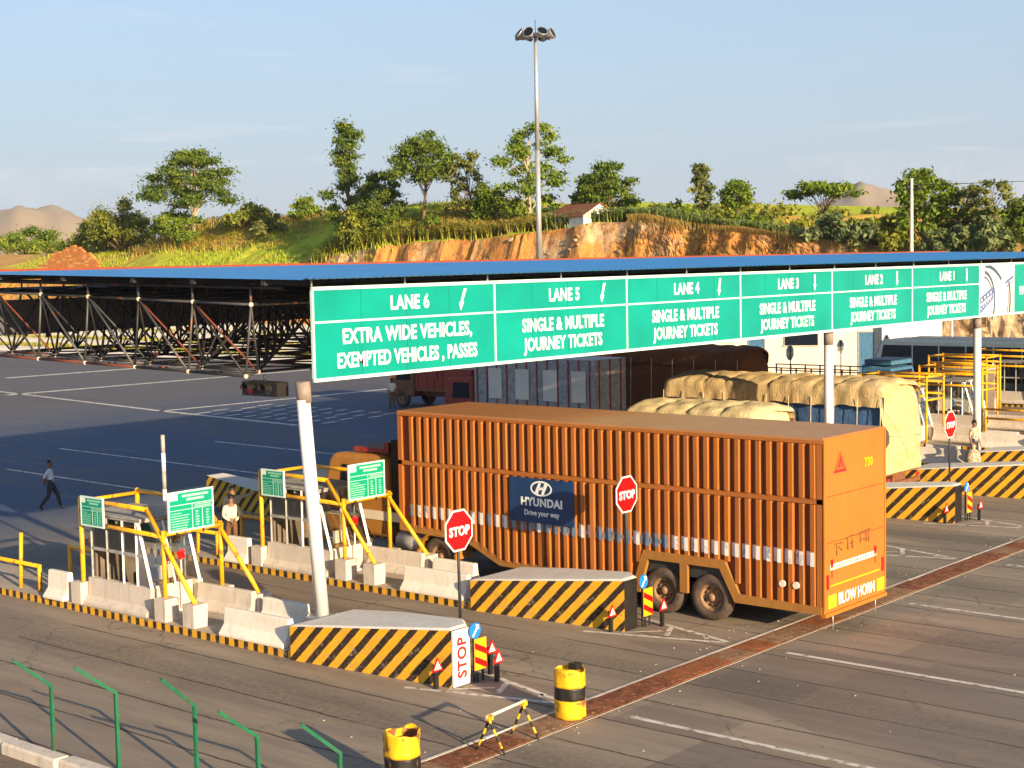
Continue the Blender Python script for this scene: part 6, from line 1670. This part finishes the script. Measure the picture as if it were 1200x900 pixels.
# far scrub on the plateau behind the right-hand trees: one mass
rg = np.random.default_rng(90); cs, rs, ns = [], [], []
for i in range(80):
    x, y = rg.uniform(108, 150), rg.uniform(26, 84); r = rg.uniform(.6, 1.3) * (.55 if 47 < y * 104 / x < 58 else 1); cs.append((x, y, hz(x, y) + r * .35)); rs.append((r * 1.3, r * 1.3, r * .75)); ns.append(200)
for i in range(60):
    x, y = rg.uniform(118, 150), rg.uniform(150, 215); r = rg.uniform(1.2, 2.4); cs.append((x, y, hz(x, y) + r * .35)); rs.append((r * 1.3, r * 1.3, r * .75)); ns.append(200)
me = leaf_cloud(cs, rs, ns, .34, 91); me.materials.append(GREENS['yellow'])
tag(link('scrub', me), kind='stuff')

# grit and bits of litter on the tarmac
rg = np.random.default_rng(101); mb = MB()
for i in range(420):
    x, y = rg.uniform(15, 52), rg.uniform(3, 33)
    if rg.random() < .5: y = rg.choice([16.0, 17.3]) + rg.normal(0, .35)
    q = rg.uniform(.006, .019); mb.box((x, y, q * .3), (q * 2, q * rg.uniform(1, 2), q), int(rg.random() < .05), None, rg.uniform(0, 3))
tag(mb.build('gravel_litter', [MT['slab'], MT['concrete']]), kind='stuff')
rg = np.random.default_rng(102); mb = MB()
for i in range(420):
    y = rg.uniform(34, 118); x = rg.uniform(96.5, 101); z = hz(x, y); q = rg.uniform(.05, .24)
    vs = [Vector((a, b, c)) * q * rg.uniform(.5, 1.0) for a in (-1, 1) for b in (-1, 1) for c in (-.8, .8)]
    mb.add([(x + v.x, y + v.y, z + v.z) for v in vs], [(0, 1, 3, 2), (4, 6, 7, 5), (0, 4, 5, 1), (2, 3, 7, 6), (0, 2, 6, 4), (1, 5, 7, 3)], int(rg.integers(0, 2)))
tag(mb.build('loose_rock', [MT['mud2'], mat('rock_tan', (.52, .38, .22), .95, var=.3, scale=2)]), kind='stuff')

# thin evening haze over the whole place
hzm = bpy.data.materials.new('haze_air'); hzm.use_nodes = True; n_ = hzm.node_tree.nodes; n_.remove(n_['Principled BSDF'])
pv = n_.new('ShaderNodeVolumePrincipled'); pv.inputs['Color'].default_value = (0.90, 0.90, 0.95, 1); pv.inputs['Density'].default_value = 0.00009; pv.inputs['Anisotropy'].default_value = 0.0
hzm.node_tree.links.new(pv.outputs[0], n_['Material Output'].inputs['Volume'])
hzo = MB().bbox((-1900, -1900, -1.05), (1900, 1900, 78)).build('haze', hzm); tag(hzo, kind='stuff')
